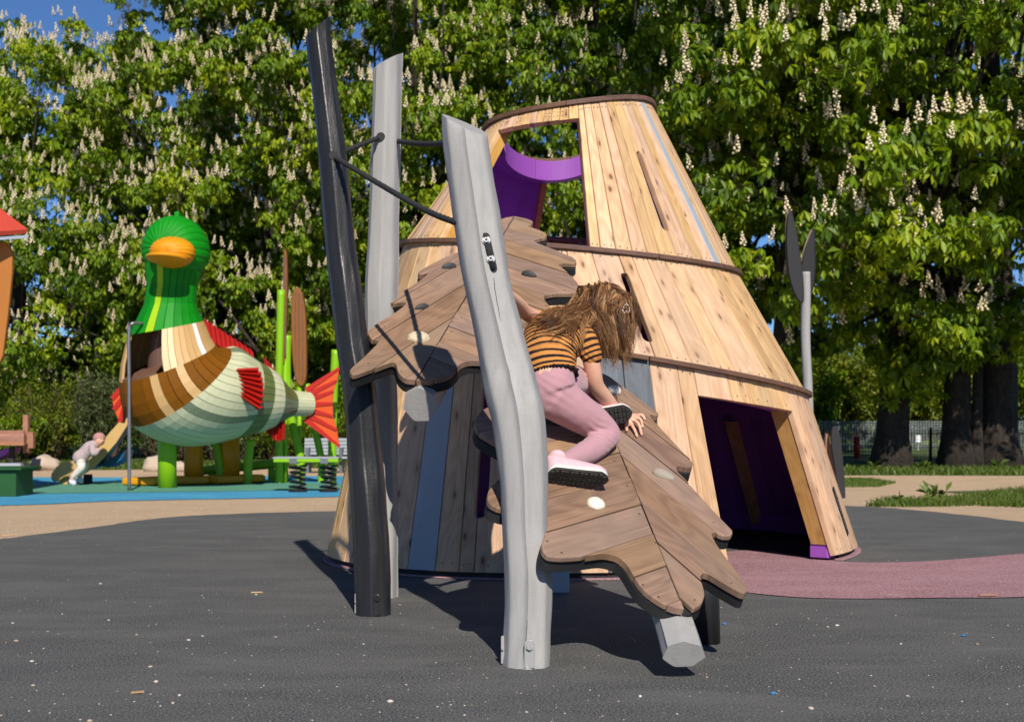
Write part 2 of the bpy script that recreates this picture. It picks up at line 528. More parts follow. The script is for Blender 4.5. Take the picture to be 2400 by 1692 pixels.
def slot(side, va, vb, hw, nseg=5):
    """strip polygon with half a round-ended slot notched into one long edge; va<vb, hw = width share"""
    edge = 1.0 if side > 0 else 0.0
    ln = (vb - va)
    pts = []
    e = .035
    for i in range(nseg + 1):
        a = math.pi / 2 * i / nseg
        pts.append((edge - side * hw * math.sin(a), va + e * (1 - math.cos(a))))
    for i in range(nseg + 1):
        a = math.pi / 2 * (1 - i / nseg)
        pts.append((edge - side * hw * math.sin(a), vb - e * (1 - math.cos(a))))
    if side > 0: return [(0, 0), (1, 0)] + pts + [(1, 1), (0, 1)]
    return [(0, 0), (1, 0), (1, 1), (0, 1)] + pts[::-1]

def seams(N, specials, off=0.0, jit=.12):
    step = 360.0 / N
    a = [-180 + step * (i + random.uniform(-jit, jit)) + off for i in range(N)]
    for s in specials:
        j = min(range(N), key=lambda i: abs(a[i] - s)); a[j] = s
    a = sorted(a)
    return a

def tier(k, sm, rule):
    N = len(sm)
    for i in range(N):
        a = sm[i]; b = sm[i + 1] if i < N - 1 else sm[0] + 360
        mid = (a + b) / 2
        rule(k, R(a), R(b), mid, a, b)

def near(x, y): return abs(x - y) < 1e-6
# lowest tier: doorway on the right, slot and painted planks on the left
DL, DR = -69.0, -37.5
def rule0(k, a, b, mid, da, db):
    if DL < mid < DR:
        wall_piece(k, a, b, v0=.855); return
    if near(db, -117): wall_piece(k, a, b, slot(1, .22, .82, .2)); return
    if near(da, -117): wall_piece(k, a, b, slot(-1, .22, .82, .2)); return
    if abs(mid + 128.5) < 3.3: wall_piece(k, a, b, mat='grey_plank'); return
    if abs(mid + 86) < 6.2: wall_piece(k, a, b, mat='dark_grey'); return
    if abs(mid - 20) < 3.4: wall_piece(k, a, b, mat='grey_plank'); return
    wall_piece(k, a, b)
tier(0, seams(54, [DL, DR, -117, -131.8, -125.2, -92.2, -86, -79.8]), rule0)
def rule1(k, a, b, mid, da, db):
    if near(db, -78): wall_piece(k, a, b, slot(1, .16, .80, .17)); return
    if near(da, -78): wall_piece(k, a, b, slot(-1, .16, .80, .17)); return
    if near(db, -171): wall_piece(k, a, b, slot(1, .3, .75, .17)); return
    if near(da, -171): wall_piece(k, a, b, slot(-1, .3, .75, .17)); return
    if abs(mid + 8) < 3.0: wall_piece(k, a, b, mat='grey_plank'); return
    if abs(mid - 70) < 3.4: wall_piece(k, a, b, mat='grey_plank'); return
    wall_piece(k, a, b)
tier(1, seams(58, [-78, -171, -11, -5]), rule1)
OL, OR_ = -139.0, -86.5
BL, BR = 48.0, 103.0
def rule2(k, a, b, mid, da, db):
    if OL < mid < OR_:
        wall_piece(k, a, b, v0=.90); return
    if BL < mid < BR:
        wall_piece(k, a, b, v0=.87)
        wall_piece(k, a, b, v1=.27, inner='dark_grey'); return
    if near(db, -57): wall_piece(k, a, b, slot(1, .17, .67, .30)); return
    if near(da, -57): wall_piece(k, a, b, slot(-1, .17, .67, .30)); return
    if abs(mid + 36) < 2.41: wall_piece(k, a, b, mat='grey_plank'); return
    wall_piece(k, a, b)
tier(2, seams(74, [OL, OR_, BL, BR, -57, -38.4, -33.6]), rule2)
so = screws.build('screw_heads', M['dark'], tower, clean=False); so['kind'] = 'stuff'

def hoop(k, name, mat, segs, r_in, r_out, z0, z1, a0=0, a1=360, off=0.0, cen=None, f=None):
    """ring of curved boards that follow ring k"""
    for s in range(segs):
        b0 = a0 + (a1 - a0) * s / segs + .12; b1 = a0 + (a1 - a0) * (s + 1) / segs - .12
        nn = max(3, int((b1 - b0) / 4))
        vs = []; uv = []; L = 0
        for i in range(nn + 1):
            th = R(b0 + (b1 - b0) * i / nn + off)
            p = f(th) if f else ringp(k, th)
            d = Vector((math.cos(th), math.sin(th), 0))
            vs += [p + d * r_in + Vector((0, 0, z0)), p + d * r_out + Vector((0, 0, z0)), p + d * r_out + Vector((0, 0, z1)), p + d * r_in + Vector((0, 0, z1))]
            uv += [(0, L), (.05, L), (.08, L), (.12, L)]
            L += .1
        fs = []
        for i in range(nn):
            for q in range(4):
                q2 = (q + 1) % 4
                fs.append((4 * i + q, 4 * i + q2, 4 * i + 4 + q2, 4 * i + 4 + q))
        fs += [(3, 2, 1, 0), (4 * nn, 4 * nn + 1, 4 * nn + 2, 4 * nn + 3)]
        o = mk(name, vs, fs, M[mat], tower, False, uv)
        bm = bmesh.new(); bm.from_mesh(o.data); bmesh.ops.recalc_face_normals(bm, faces=bm.faces); bm.to_mesh(o.data); bm.free()
        bevel(o, .003, 2, 50)
hoop(1, 'trim_board', 'trim', 8, -.04, .03, -.012, .013, off=10)
hoop(2, 'trim_board', 'trim', 8, -.04, .028, -.012, .013, off=25)
hoop(3, 'trim_board', 'trim', 8, -.07, .018, .001, .028, off=-4)
# inner purple hoops that carry the planks
hoop(1, 'inner_hoop', 'purple', 6, -.12, -.037, -.13, -.02)
hoop(2, 'inner_hoop', 'purple', 6, -.12, -.037, -.12, -.02)
hoop(3, 'inner_hoop', 'purple', 3, -.13, -.034, -.03, -.002, a0=-180, a1=0)
hoop(3, 'inner_hoop', 'purple', 3, -.13, -.034, -.125, -.002, a0=0, a1=180)
hoop(0, 'inner_hoop', 'purple', 2, -.12, -.037, .0, .11, a0=-32, a1=289)
hoop(0, 'sole_ring', 'black_board', 1, -.10, -.02, -.034, -.004, a0=-34, a1=291)
hoop(0, 'mauve_foot_ring', 'mauve', 1, -.06, .022, -.034, -.026, a0=-36, a1=291)
# parapet trim in the back opening
def par(th): return ringp(2, th) * .73 + ringp(3, th) * .27
hoop(2, 'trim_board', 'trim', 2, -.05, .02, .0, .022, a0=BL, a1=BR, f=par)
# platform floor inside, level with the middle ring
vs = [ringp(2, R(a)) * .93 + Vector((.35, 7.75, 1.76)) * .07 + Vector((0, 0, -.06)) for a in range(0, 360, 10)]
mb = MB(); mb.prism(vs, (0, 0, .035)); mb.build('platform_floor', M['purple'], tower)
# jamb boards
def jamb(k, th, v0, v1, inward, mat, name='jamb_board', sgn=1):
    A, B = ringp(k, th), ringp(k + 1, th)
    p0 = A + (B - A) * v0; p1 = A + (B - A) * v1
    rad = Vector((math.cos(th), math.sin(th), 0)); tan = Vector((-math.sin(th), math.cos(th), 0)) * sgn
    q = [p0 - rad * .034, p0 - rad * inward, p1 - rad * inward, p1 - rad * .034]
    mb = MB(); mb.prism(q, tan * .035, [(0, 0), (.1, 0), (.1, 1), (0, 1)]); return mb.build(name, M[mat], tower)
jamb(0, R(DR), .06, .86, .13, 'amber', sgn=1)
jamb(0, R(DL), .02, .86, .13, 'amber', sgn=-1)
jamb(0, R(38), .05, .8, .13, 'amber', name='inner_post', sgn=1)
jamb(2, R(OL), .0, .90, .10, 'amber', sgn=-1)
jamb(2, R(OR_), .0, .90, .10, 'amber', sgn=1)
jamb(2, R(BR), .27, .87, .10, 'amber', sgn=1)
jamb(2, R(BL), .27, .87, .10, 'amber', sgn=-1)
# purple block at the foot of the right jamb
th = R(DR); p = ringp(0, th); rad = Vector((math.cos(th), math.sin(th), 0)); tan = Vector((-math.sin(th), math.cos(th), 0))
mb = MB(); mb.prism([p - rad * .04 - tan * .012 + Vector((0, 0, -.02)), p - rad * .15 - tan * .012 + Vector((0, 0, -.02)), p - rad * .15 - tan * .012 + Vector((0, 0, .085)), p - rad * .05 - tan * .012 + Vector((0, 0, .085))], tan * .09)
bevel(mb.build('foot_block', M['purple'], tower), .005)
# maker's plate
th = R(-26); A, B = ringp(0, th), ringp(1, th)
up = (B - A).normalized(); tan = Vector((-math.sin(th), math.cos(th), 0)); tan = (tan - up * tan.dot(up)).normalized()
nr = tan.cross(up).normalized()
if nr.y > 0: nr = -nr
pc = A + (B - A) * .25 + nr * .004
Mx = Matrix((tan, up, nr)).transposed()
mb = MB(); mb.box(pc, (.042, .30, .006), M=Mx); plate = mb.build('name_plate', M['black_board'], tower)
tc = bpy.data.curves.new('plate_lettering', 'FONT'); tc.body = 'MONSTRUM'; tc.size = .032; tc.align_x = 'CENTER'; tc.align_y = 'CENTER'; tc.extrude = .0008
tc.space_character = 1.45
to = bpy.data.objects.new('plate_lettering_curve', tc); COL.objects.link(to)
rot = Matrix((-up, tan, nr)).transposed().to_4x4()
to.matrix_world = Matrix.Translation(pc + nr * .0036) @ rot
bpy.context.view_layer.update()
me = bpy.data.meshes.new_from_object(to.evaluated_get(bpy.context.evaluated_depsgraph_get()))
me.transform(to.matrix_world); bpy.data.objects.remove(to)
lo = bpy.data.objects.new('lettering', me); me.materials.clear(); me.materials.append(M['steel']); COL.objects.link(lo)
adopt(lo, plate)
# ---------------------------------------------------------------- leaf shaped climbing decks
class LeafPlane:
    """plane z = a + b x + c y on one side of the rib"""
    def __init__(s, rib0, rib1, roll):
        m = (rib1.x - rib0.x) / (rib1.y - rib0.y)
        sl = (rib1.z - rib0.z) / (rib1.y - rib0.y)
        # z = z0 + sl (y - y0) + roll (xr(y) - x)
        s.b = -roll
        s.c = sl + roll * m
        s.a = rib0.z - sl * rib0.y + roll * (rib0.x - m * rib0.y)
        s.n = Vector((-s.b, -s.c, 1)).normalized()
    def z(s, x, y): return s.a + s.b * x + s.c * y
    def hit(s, px, py):
        kx = (px - 1200) / FPX; kz = (1000 - py) / FPX
        D = (s.a - EYE) / (kz - s.b * kx - s.c)
        return np.array((kx * D, D))
    def up(s, q, h=0.0):
        return Vector((q[0], q[1], s.z(q[0], q[1]))) + s.n * h

def clip(poly, p, n):
    out = []
    for i in range(len(poly)):
        a = poly[i]; b = poly[(i + 1) % len(poly)]
        da = float(np.dot(a - p, n)); db = float(np.dot(b - p, n))
        if da >= 0: out.append(a)
        if (da > 0) != (db > 0) and abs(da - db) > 1e-12:
            t_ = da / (da - db); out.append(a + (b - a) * t_)
    return out

def area(poly):
    x = np.array([p[0] for p in poly]); y = np.array([p[1] for p in poly])
    return .5 * float(np.sum(x * np.roll(y, -1) - np.roll(x, -1) * y))

def chaikin(pts, it=2, keep=()):
    """rounds an open polyline, keeping its ends"""
    pts = [np.array(p, float) for p in pts]
    for _ in range(it):
        out = [pts[0]]
        for i in range(len(pts) - 1):
            a, b = pts[i], pts[i + 1]
            out += [a * .8 + b * .2, a * .2 + b * .8]
        out.append(pts[-1]); pts = out
    return pts

def leaf_half(deck, plane, rib, edge_px, seam_px, width, thick=.022, base_t=.036):
    """rib: two px points on the rib; edge_px: outline from rib start round to rib end; seam_px: two px giving the plank direction"""
    edge = chaikin([plane.hit(*p) for p in edge_px], 2)
    poly = edge
    if area(poly) < 0: poly = poly[::-1]
    s0, s1 = plane.hit(*seam_px[0]), plane.hit(*seam_px[1])
    d = (s1 - s0) / np.linalg.norm(s1 - s0); nn = np.array((-d[1], d[0]))
    ts = [float(np.dot(p - s0, nn)) for p in poly]
    k0 = math.floor(min(ts) / width); k1 = math.ceil(max(ts) / width)
    g = .0016
    r0, r1 = plane.hit(*rib[0]), plane.hit(*rib[1])
    rd = (r1 - r0) / np.linalg.norm(r1 - r0); rn = np.array((-rd[1], rd[0]))
    cen = sum(poly) / len(poly)
    if np.dot(cen - r0, rn) < 0: rn = -rn
    body = clip(poly, r0 + rn * g, rn)
    for k in range(k0, k1):
        q = clip(body, s0 + nn * (k * width + g), nn)
        if len(q) < 3: continue
        q = clip(q, s0 + nn * ((k + 1) * width - g), -nn)
        if len(q) < 3 or abs(area(q)) < .0008: continue
        # drop duplicate points
        w = [q[0]]
        for p in q[1:]:
            if np.linalg.norm(p - w[-1]) > 1e-4: w.append(p)
        if np.linalg.norm(w[0] - w[-1]) < 1e-4: w.pop()
        if len(w) < 3: continue
        lift = random.uniform(-.0012, .0012)
        top = [plane.up(p, lift) for p in w]
        uv = [(float(np.dot(p - s0, nn)), float(np.dot(p - s0, d))) for p in w]
        mb = MB(); mb.prism(top, -plane.n * thick, uv)
        o = mb.build('deck_plank', M['hard'], deck)
        bevel(o, .005, 2, 55)
        # screws
        us = [u[1] for u in uv]
        for f_ in (.1, .9):
            L = min(us) + (max(us) - min(us)) * f_
            for e in (.28, .72):
                p = s0 + nn * ((k + e) * width) + d * L
                pts_in = point_in(p, w)
                if pts_in:
                    c = plane.up(p, lift + .0012); X = Vector((d[0], d[1], 0)) * .0045; Y = plane.n.cross(X)
                    deck_screws.add([c + X * math.cos(a) + Y * math.sin(a) for a in [i * math.pi / 3 for i in range(6)]], [tuple(range(6))])
    # black underlayer a little smaller
    cc = cen
    inset = [p + (cc - p) / np.linalg.norm(cc - p) * .006 for p in poly]
    mb = MB(); mb.prism([plane.up(p, -thick - .003) for p in inset], -plane.n * base_t)
    return bevel(mb.build('black_backing', M['black_board'], deck), .004, 1, 60)

def point_in(p, poly):
    c = False; j = len(poly) - 1
    for i in range(len(poly)):
        if (poly[i][1] > p[1]) != (poly[j][1] > p[1]) and p[0] < (poly[j][0] - poly[i][0]) * (p[1] - poly[i][1]) / (poly[j][1] - poly[i][1]) + poly[i][0]: c = not c
        j = i
    return c

# upper leaf
rb0 = P(975, 890, 5.0); rb1 = rb0 + Vector((.0, 0, 0))
def rib_end(px, py, r0, slope):
    """second rib point at px,py lying on the line that climbs with slope per metre of depth"""
    kz = (1000 - py) / FPX
    D = (r0.z - slope * r0.y - EYE) / (kz - slope)
    return P(px, py, D)
rb1 = rib_end(1205, 507, rb0, .53)
U_L = LeafPlane(rb0, rb1, .16)
U_R = LeafPlane(rb0, rb1, -.02)
upper = empty('leaf_deck', (rb0.x, rb0.y, 0), 'upper brown leaf shaped climbing deck running up to the tower opening', 'climbing deck', 'leaf shaped climbing decks')
deck_screws = MB()
URIB = [(975, 890), (1205, 507)]
leaf_half(upper, U_L, URIB, [(975, 891), (950, 889), (934, 874), (928, 851), (920, 847), (880, 862), (829, 881), (819, 872), (822, 863), (852, 838), (884, 806), (888, 797), (872, 797), (862, 782),
    (866, 770), (900, 748), (922, 736), (952, 713), (950, 707), (918, 712), (912, 704), (922, 696), (970, 668), (1000, 646), (1003, 640), (984, 645), (979, 638), (990, 630), (1045, 602), (1090, 585),
    (1110, 566), (1112, 556), (1098, 557), (1096, 548), (1130, 532), (1160, 520), (1180, 511), (1205, 507)], [(1040, 640), (912, 715)], .125)
leaf_half(upper, U_R, URIB, [(975, 891), (1010, 891), (1050, 882), (1066, 868), (1078, 852), (1100, 845), (1130, 846), (1165, 856), (1210, 860), (1248, 852), (1262, 830), (1250, 806), (1254, 782), (1270, 764), (1286, 745), (1292, 722), (1276, 704),  # unseen lobes behind near post and girl, extended to shade the tower's lower left
    (1274, 692), (1300, 687), (1350, 687), (1361, 676), (1352, 658), (1318, 628), (1307, 620), (1318, 617), (1348, 619), (1352, 612), (1345, 604), (1300, 585), (1262, 571), (1251, 565), (1256, 561), (1280, 556), (1282, 547),
    (1262, 538), (1240, 531), (1236, 528), (1249, 524), (1248, 518), (1232, 512), (1205, 507)], [(1020, 795), (1122, 836)], .125)
o = deck_screws.build('screw_heads', M['dark'], upper, clean=False); o['kind'] = 'stuff'

# lower leaf
lb0 = P(1604, 1426, 3.88)
lb1 = rib_end(1390, 905, lb0, .5)
L_L = LeafPlane(lb0, lb1, .30)
L_R = LeafPlane(lb0, lb1, .18)
lower = empty('leaf_deck', (lb0.x, lb0.y, 0), 'lower brown leaf shaped climbing deck the girl kneels on, sloping to the ground', 'climbing deck', 'leaf shaped climbing decks')
deck_screws = MB()
LRIB = [(1604, 1426), (1390, 905)]
leaf_half(lower, L_L, LRIB, [(1604, 1427), (1580, 1424), (1545, 1408), (1508, 1381), (1486, 1350), (1470, 1322), (1448, 1303), (1417, 1296), (1372, 1302), (1317, 1306), (1284, 1303), (1271, 1290), (1269, 1272), (1279, 1250),
    (1262, 1222), (1215, 1200), (1165, 1190), (1143, 1176), (1143, 1150), (1160, 1128), (1200, 1105), (1215, 1080), (1195, 1055), (1150, 1030), (1118, 1010), (1113, 985), (1128, 960), (1165, 945), (1210, 935), (1235, 910), (1250, 880),
    (1300, 868), (1350, 868), (1390, 880), (1390, 905)], [(1501, 1182), (1285, 1245)], .135)
leaf_half(lower, L_R, LRIB, [(1604, 1427), (1622, 1426), (1644, 1414), (1653, 1392), (1648, 1370), (1640, 1352), (1648, 1342), (1664, 1347), (1700, 1370), (1742, 1393), (1752, 1384), (1745, 1365), (1706, 1312), (1680, 1276), (1667, 1252),
    (1673, 1245), (1694, 1254), (1714, 1254), (1719, 1243), (1704, 1228), (1660, 1182), (1610, 1126), (1585, 1102), (1587, 1090), (1606, 1095), (1622, 1095), (1625, 1083), (1600, 1060), (1550, 1006), (1524, 978), (1522, 970), (1538, 976), (1544, 971),
    (1538, 962), (1500, 936), (1455, 902), (1425, 880), (1400, 872), (1390, 880), (1390, 905)], [(1446, 1056), (1640, 1215)], .125)
o = deck_screws.build('screw_heads', M['dark'], lower, clean=False); o['kind'] = 'stuff'

# ---------------------------------------------------------------- hewn logs and posts
def hewn(n=9, amt=.75, seed=0, rough=.05):
    ph = [random.Random(seed * 31 + k).uniform(-.25, .25) for k in range(n)]
    rr = [random.Random(seed * 57 + k).uniform(.95, 1.05) for k in range(n)]
    w = 2 * math.pi / n
    def f(a, L, i):
        k = int(a / w) % n
        x = (a % w) - w / 2 + ph[k] * .3 * math.cos(a)
        poly = math.cos(w / 2) / math.cos(max(-w / 2, min(w / 2, x)))
        wob = mnoise.noise(Vector((math.cos(a) * 1.2 + seed * 5, math.sin(a) * 1.2, L * 3.2)))
        wob2 = mnoise.noise(Vector((math.cos(a) * 2.2 + seed * 9, math.sin(a) * 2.2, L * 9)))
        return (1 - amt) + amt * poly * rr[k] / math.cos(w / 2) * .955 + wob * rough + wob2 * rough * .5
    return f

SHAFT = {}
def log_post(name, label, mat, rows, D, cut, seed, group, lean=0.0):
    """rows: (px centre, py, half width px), top first; cut: slanted top as (left py, right py, dy depth slope)"""
    root_pt = G(rows[-1][0], 1000 + FPX * EYE / D)
    e = empty(name, (root_pt.x, root_pt.y, 0), label, 'post', group)
    rows = spline(rows, 5)
    base_py = 1000 + FPX * EYE / D + 6
    pts = []; rad = []
    n = len(rows)
    for i, r in enumerate(rows[::-1]):
        f = i / (n - 1)
        d = D + lean * f
        p = P(r[0], r[1], d)
        pts.append(p); rad.append(r[2] * d / FPX)
    pts[0].z = -.02
    mb = MB()
    mb.tube(pts, rad, 56, True, hewn(8, .86, seed, .06), up=(1, 0, 0))
    # slanted cut at the top
    top = pts[-1]; zl, zr, k = cut
    for i, v in enumerate(mb.v):
        if i >= (n - 8) * 56 and i < n * 56:
            u = (v.x - top.x) / (rad[-1])
            zc = top.z + (zl * (1 - u) / 2 + zr * (1 + u) / 2) + k * (v.y - top.y)
            v.z = zc if i >= (n - 1) * 56 else min(v.z, zc - .0006 * (n - 1 - i // 56))
    o = mb.build('post_shaft', mat, e, True)
    for p in o.data.polygons:
        if len(p.vertices) > 10: p.use_smooth = False
    o.modifiers.new('edge', 'EDGE_SPLIT').split_angle = R(50)
    SHAFT[label] = o
    return e, pts, rad

posts_g = 'leaning hewn log posts of the climbing deck'
near_post, np_pts, np_rad = log_post('log_post', 'thick light grey hewn post nearest the camera, slot with two bolts', M['post_grey'],
    [(1088, 300, 52), (1094, 350, 52), (1116, 500, 54), (1137, 640, 54), (1166, 769, 55), (1187, 865, 59), (1199, 920, 61), (1215, 990, 60), (1227, 1116, 56), (1231, 1246, 53), (1238, 1376, 55), (1234, 1480, 54), (1232, 1562, 54)], 4.03, (.045, -.02, .35), 3, posts_g, .32)
black_post, bp_pts, bp_rad = log_post('log_post', 'tall black hewn post leaning beside the upper leaf deck', M['post_black'],
    [(745, 66, 28), (749, 110, 29), (763, 222, 29), (780, 371, 32), (800, 593, 34), (811, 673, 36), (826, 801, 36), (841, 900, 37), (856, 1073, 39), (863, 1160, 40), (871, 1289, 41), (875, 1442, 40)], 5.12, (-.04, .05, .3), 5, posts_g, .33)
back_post, kp_pts, kp_rad = log_post('log_post', 'light grey hewn post standing behind the black post', M['post_grey'],
    [(910, 144, 33), (908, 190, 33), (904, 333, 34), (898, 556, 36), (894, 673, 38), (893, 760, 38), (892, 900, 38), (893, 1100, 38), (895, 1250, 37), (896, 1400, 36)], 5.65, (-.03, .035, .2), 8, posts_g)

shafts = list(SHAFT.values())
def strap(e, px, py0, py1, D, w, mat, bolt_py):
    """flat steel foot strap with one hexagon bolt"""
    a = P(px - w / 2, py0, D); b = P(px + w / 2, py1, D)
    mb = MB()
    cx = (a.x + b.x) / 2; hw = (b.x - a.x) / 2; pts = []
    for i in range(7):
        t_ = math.pi * i / 6
        pts.append(Vector((cx + hw * math.cos(t_), D, a.z - hw + hw * math.sin(t_))))
    pts += [Vector((cx - hw, D, 0.004)), Vector((cx + hw, D, 0.004))]
    mb.prism(pts, (0, .012, 0))
    s_ = mb.build('foot_strap', mat, e); bevel(s_, .002)
    bz = P(px, bolt_py, D)
    mb = MB(); mb.tube([bz + Vector((0, -.009, 0)), bz + Vector((0, .004, 0))], hw * .6, 6)
    mb.tube([bz + Vector((0, -.003, 0)), bz + Vector((0, .004, 0))], hw * .85, 16)
    mb.build('bolt', mat, s_)
strap(near_post, 1241, 1498, 1570, min(ray_surf(shafts[0], q, r_).y for q in (1230, 1241, 1252) for r_ in (1505, 1530, 1555)) - .003, 25, M['grey_strap'], 1515)
strap(near_post, 1178, 1490, 1570, 4.03, 8, M['grey_strap'], 1520)
strap(black_post, 884, 1392, 1450, min(ray_surf(shafts[1], q, r_).y for q in (877, 884, 891) for r_ in (1400, 1420, 1435)) - .003, 17, M['post_black'], 1403)
strap(black_post, 834, 1390, 1445, 5.12, 6, M['grey_strap'], 1410)

def front_of(pts, rad, py):
    k = min(range(len(pts)), key=lambda i: abs(1000 - (pts[i].z - EYE) * FPX / pts[i].y - py))
    return pts[k].y - rad[k]
# slot with rope ends and two bolts in the near post
def on_post(px, py, D): return P(px, py, D)
a, b = ray_surf(shafts[0], 1138, 556, .0005), ray_surf(shafts[0], 1155, 629, .0005)
ax = (b - a).normalized(); sx = Vector((1, 0, 0)); sx = (sx - ax * sx.dot(ax)).normalized(); hw = .0145
fwd = ax.cross(sx).normalized()
if fwd.y > 0: fwd = -fwd
def stadium(hw, grow=0.0):
    pts = []
    for i in range(9): t_ = math.pi * i / 8; pts.append(a - ax * (hw * math.sin(t_)) + sx * hw * math.cos(t_))
    for i in range(9): t_ = math.pi * i / 8; pts.append(b + ax * (hw * math.sin(t_)) - sx * hw * math.cos(t_))
    return pts
mb = MB(); mb.prism([p + fwd * .0025 for p in stadium(hw)], -fwd * .02); sl = mb.build('slot_recess', M['crack'], near_post)
mb = MB(); mb.tube([a - ax * .004 + fwd * .003, a.lerp(b, .5) + fwd * .004, b + ax * .004 + fwd * .003], .0095, 12, True, lambda an, L, i: 1.0)
rp = mb.build('rope_end', M['rope'], near_post, True)
for f_ in (.12, .72):
    c = a.lerp(b, f_) + fwd * .010
    mb = MB(); mb.tube([c, c - fwd * .008], .0135, 20); mb.tube([c + fwd * .007, c], .0085, 20)
    bo = mb.build('bolt', M['steel'], near_post, False)
    mb = MB(); mb.tube([c + fwd * .0078, c + fwd * .002], .0042, 6); mb.build('socket', M['crack'], bo)
# long drying crack below the slot and small plugs
def surf_strip(e, name, pp, wid, mat, shaft):
    vs = []; n = len(pp); mb = MB()
    for i, (px, py) in enumerate(pp):
        q = ray_surf(shaft, px, py, .0012); w_ = wid[i]
        vs += [q - Vector((w_, 0, 0)), q + Vector((w_, 0, 0)), q + Vector((w_, .01, 0)), q + Vector((-w_, .01, 0))]
    fs = []
    for i in range(n - 1):
        for k in range(4): fs.append((4 * i + k, 4 * i + (k + 1) % 4, 4 * i + 4 + (k + 1) % 4, 4 * i + 4 + k))
    fs += [(0, 1, 2, 3), (4 * n - 4, 4 * n - 3, 4 * n - 2, 4 * n - 1)]
    mb.add(vs, fs); return mb.build(name, mat, e)
surf_strip(near_post, 'crack', [(1157, 652), (1159, 665), (1160, 680), (1163, 695), (1165, 710), (1168, 722), (1170, 735), (1173, 752)], [.0008, .001, .0011, .001, .001, .0009, .0008, .0004], M['crack'], shafts[0])
surf_strip(near_post, 'crack', [(1236, 1452), (1235, 1475), (1233, 1498), (1231, 1530), (1230, 1566)], [.0004, .0008, .0008, .0007, .0006], M['crack'], shafts[0])

# round beams under the decks
def beam(deck, path, r, seed):
    mb = MB(); pts = [Vector(q) for q in spline(path, 5)]
    mb.tube(pts, [r] * len(pts), 42, True, hewn(7, .95, seed, .03))
    o = mb.build('log_beam', M['post_grey'], deck, True)
    for p in o.data.polygons:
        if len(p.vertices) > 10: p.use_smooth = False
    o.modifiers.new('edge', 'EDGE_SPLIT').split_angle = R(45)
    return o
def rib_at(r0, r1, y): return r0 + (r1 - r0) * ((y - r0.y) / (r1.y - r0.y))
down = Vector((0, 0, -1))
path = [P(984, 950, 5.0)] + [rib_at(rb0, rb1, y) + down * .122 for y in (5.2, 5.5, 6.0, 6.4)]
beam(upper, path, .066, 21)
path = [P(1602, 1533, 3.785)] + [rib_at(lb0, lb1, y) + down * .082 + Vector((-.012, 0, 0)) for y in (4.0, 4.3, 4.7, 5.2)]
beam(lower, path, (.044, .062), 33)
# dark stub post under the right of the lower deck
mb = MB(); q = P(1655, 1500, 4.45); mb.tube([Vector((q.x, q.y, -.02)), Vector((q.x - .012, q.y + .02, .33))], [.05, .055], 30, True, hewn(8, .7, 41, .03))
mb.build('support_stub', M['post_black'], lower, True)
mb = MB(); q = G(1310, 1385); mb.box((q.x, q.y, .3), (.09, .09, .62)); bevel(mb.build('support_stub', M['grey_plank'], lower), .006)

# ---------------------------------------------------------------- ropes
def rope(label, pts_px, r=.0105):
    pts = [P(*p) for p in pts_px]
    sm = [Vector(p) for p in spline(pts, 26)]
    L = [0]
    for i in range(1, len(sm)): L.append(L[-1] + (sm[i] - sm[i - 1]).length)
    mb = MB()
    mb.tube(sm, r, 14, True, lambda a, l, i: 1 + .13 * math.cos(3 * a - l * 190))
    o = mb.build('rope', M['rope'], None, True)
    tag(o, label, 'rope', 'black ropes tied between the log posts')
fB = lambda py: front_of(bp_pts, bp_rad, py)
fN = lambda py: front_of(np_pts, np_rad, py)
rope('black twisted rope from the black post down to the nearest grey post', [(782, 366, fB(366) + .02), (800, 378, fB(366) - .05), (900, 438, 4.85), (1000, 494, 4.5), (1075, 524, fN(522) + .05)])
rope('black rope between the black post and the grey post behind it', [(795, 360, fB(360) + .05), (820, 350, 5.43), (858, 335, 5.5), (895, 321, 5.62)])
rope('black rope from the rear grey post to the nearest grey post', [(930, 331, 5.65), (960, 335, 5.4), (1000, 338, 5.0), (1045, 336, 4.5), (1075, 334, fN(334) + .06)])
# dark collars where the ropes enter the posts
for e, px, py, D in ((black_post, 782, 366, ray_surf(shafts[1], 782, 366).y + .006), (back_post, 893, 322, ray_surf(shafts[2], 893, 322).y + .006)):
    c = P(px, py, D); mb = MB(); mb.tube([c + Vector((0, -.012, 0)), c + Vector((0, .03, 0))], .019, 16); mb.build('rope_hole', M['crack'], e)

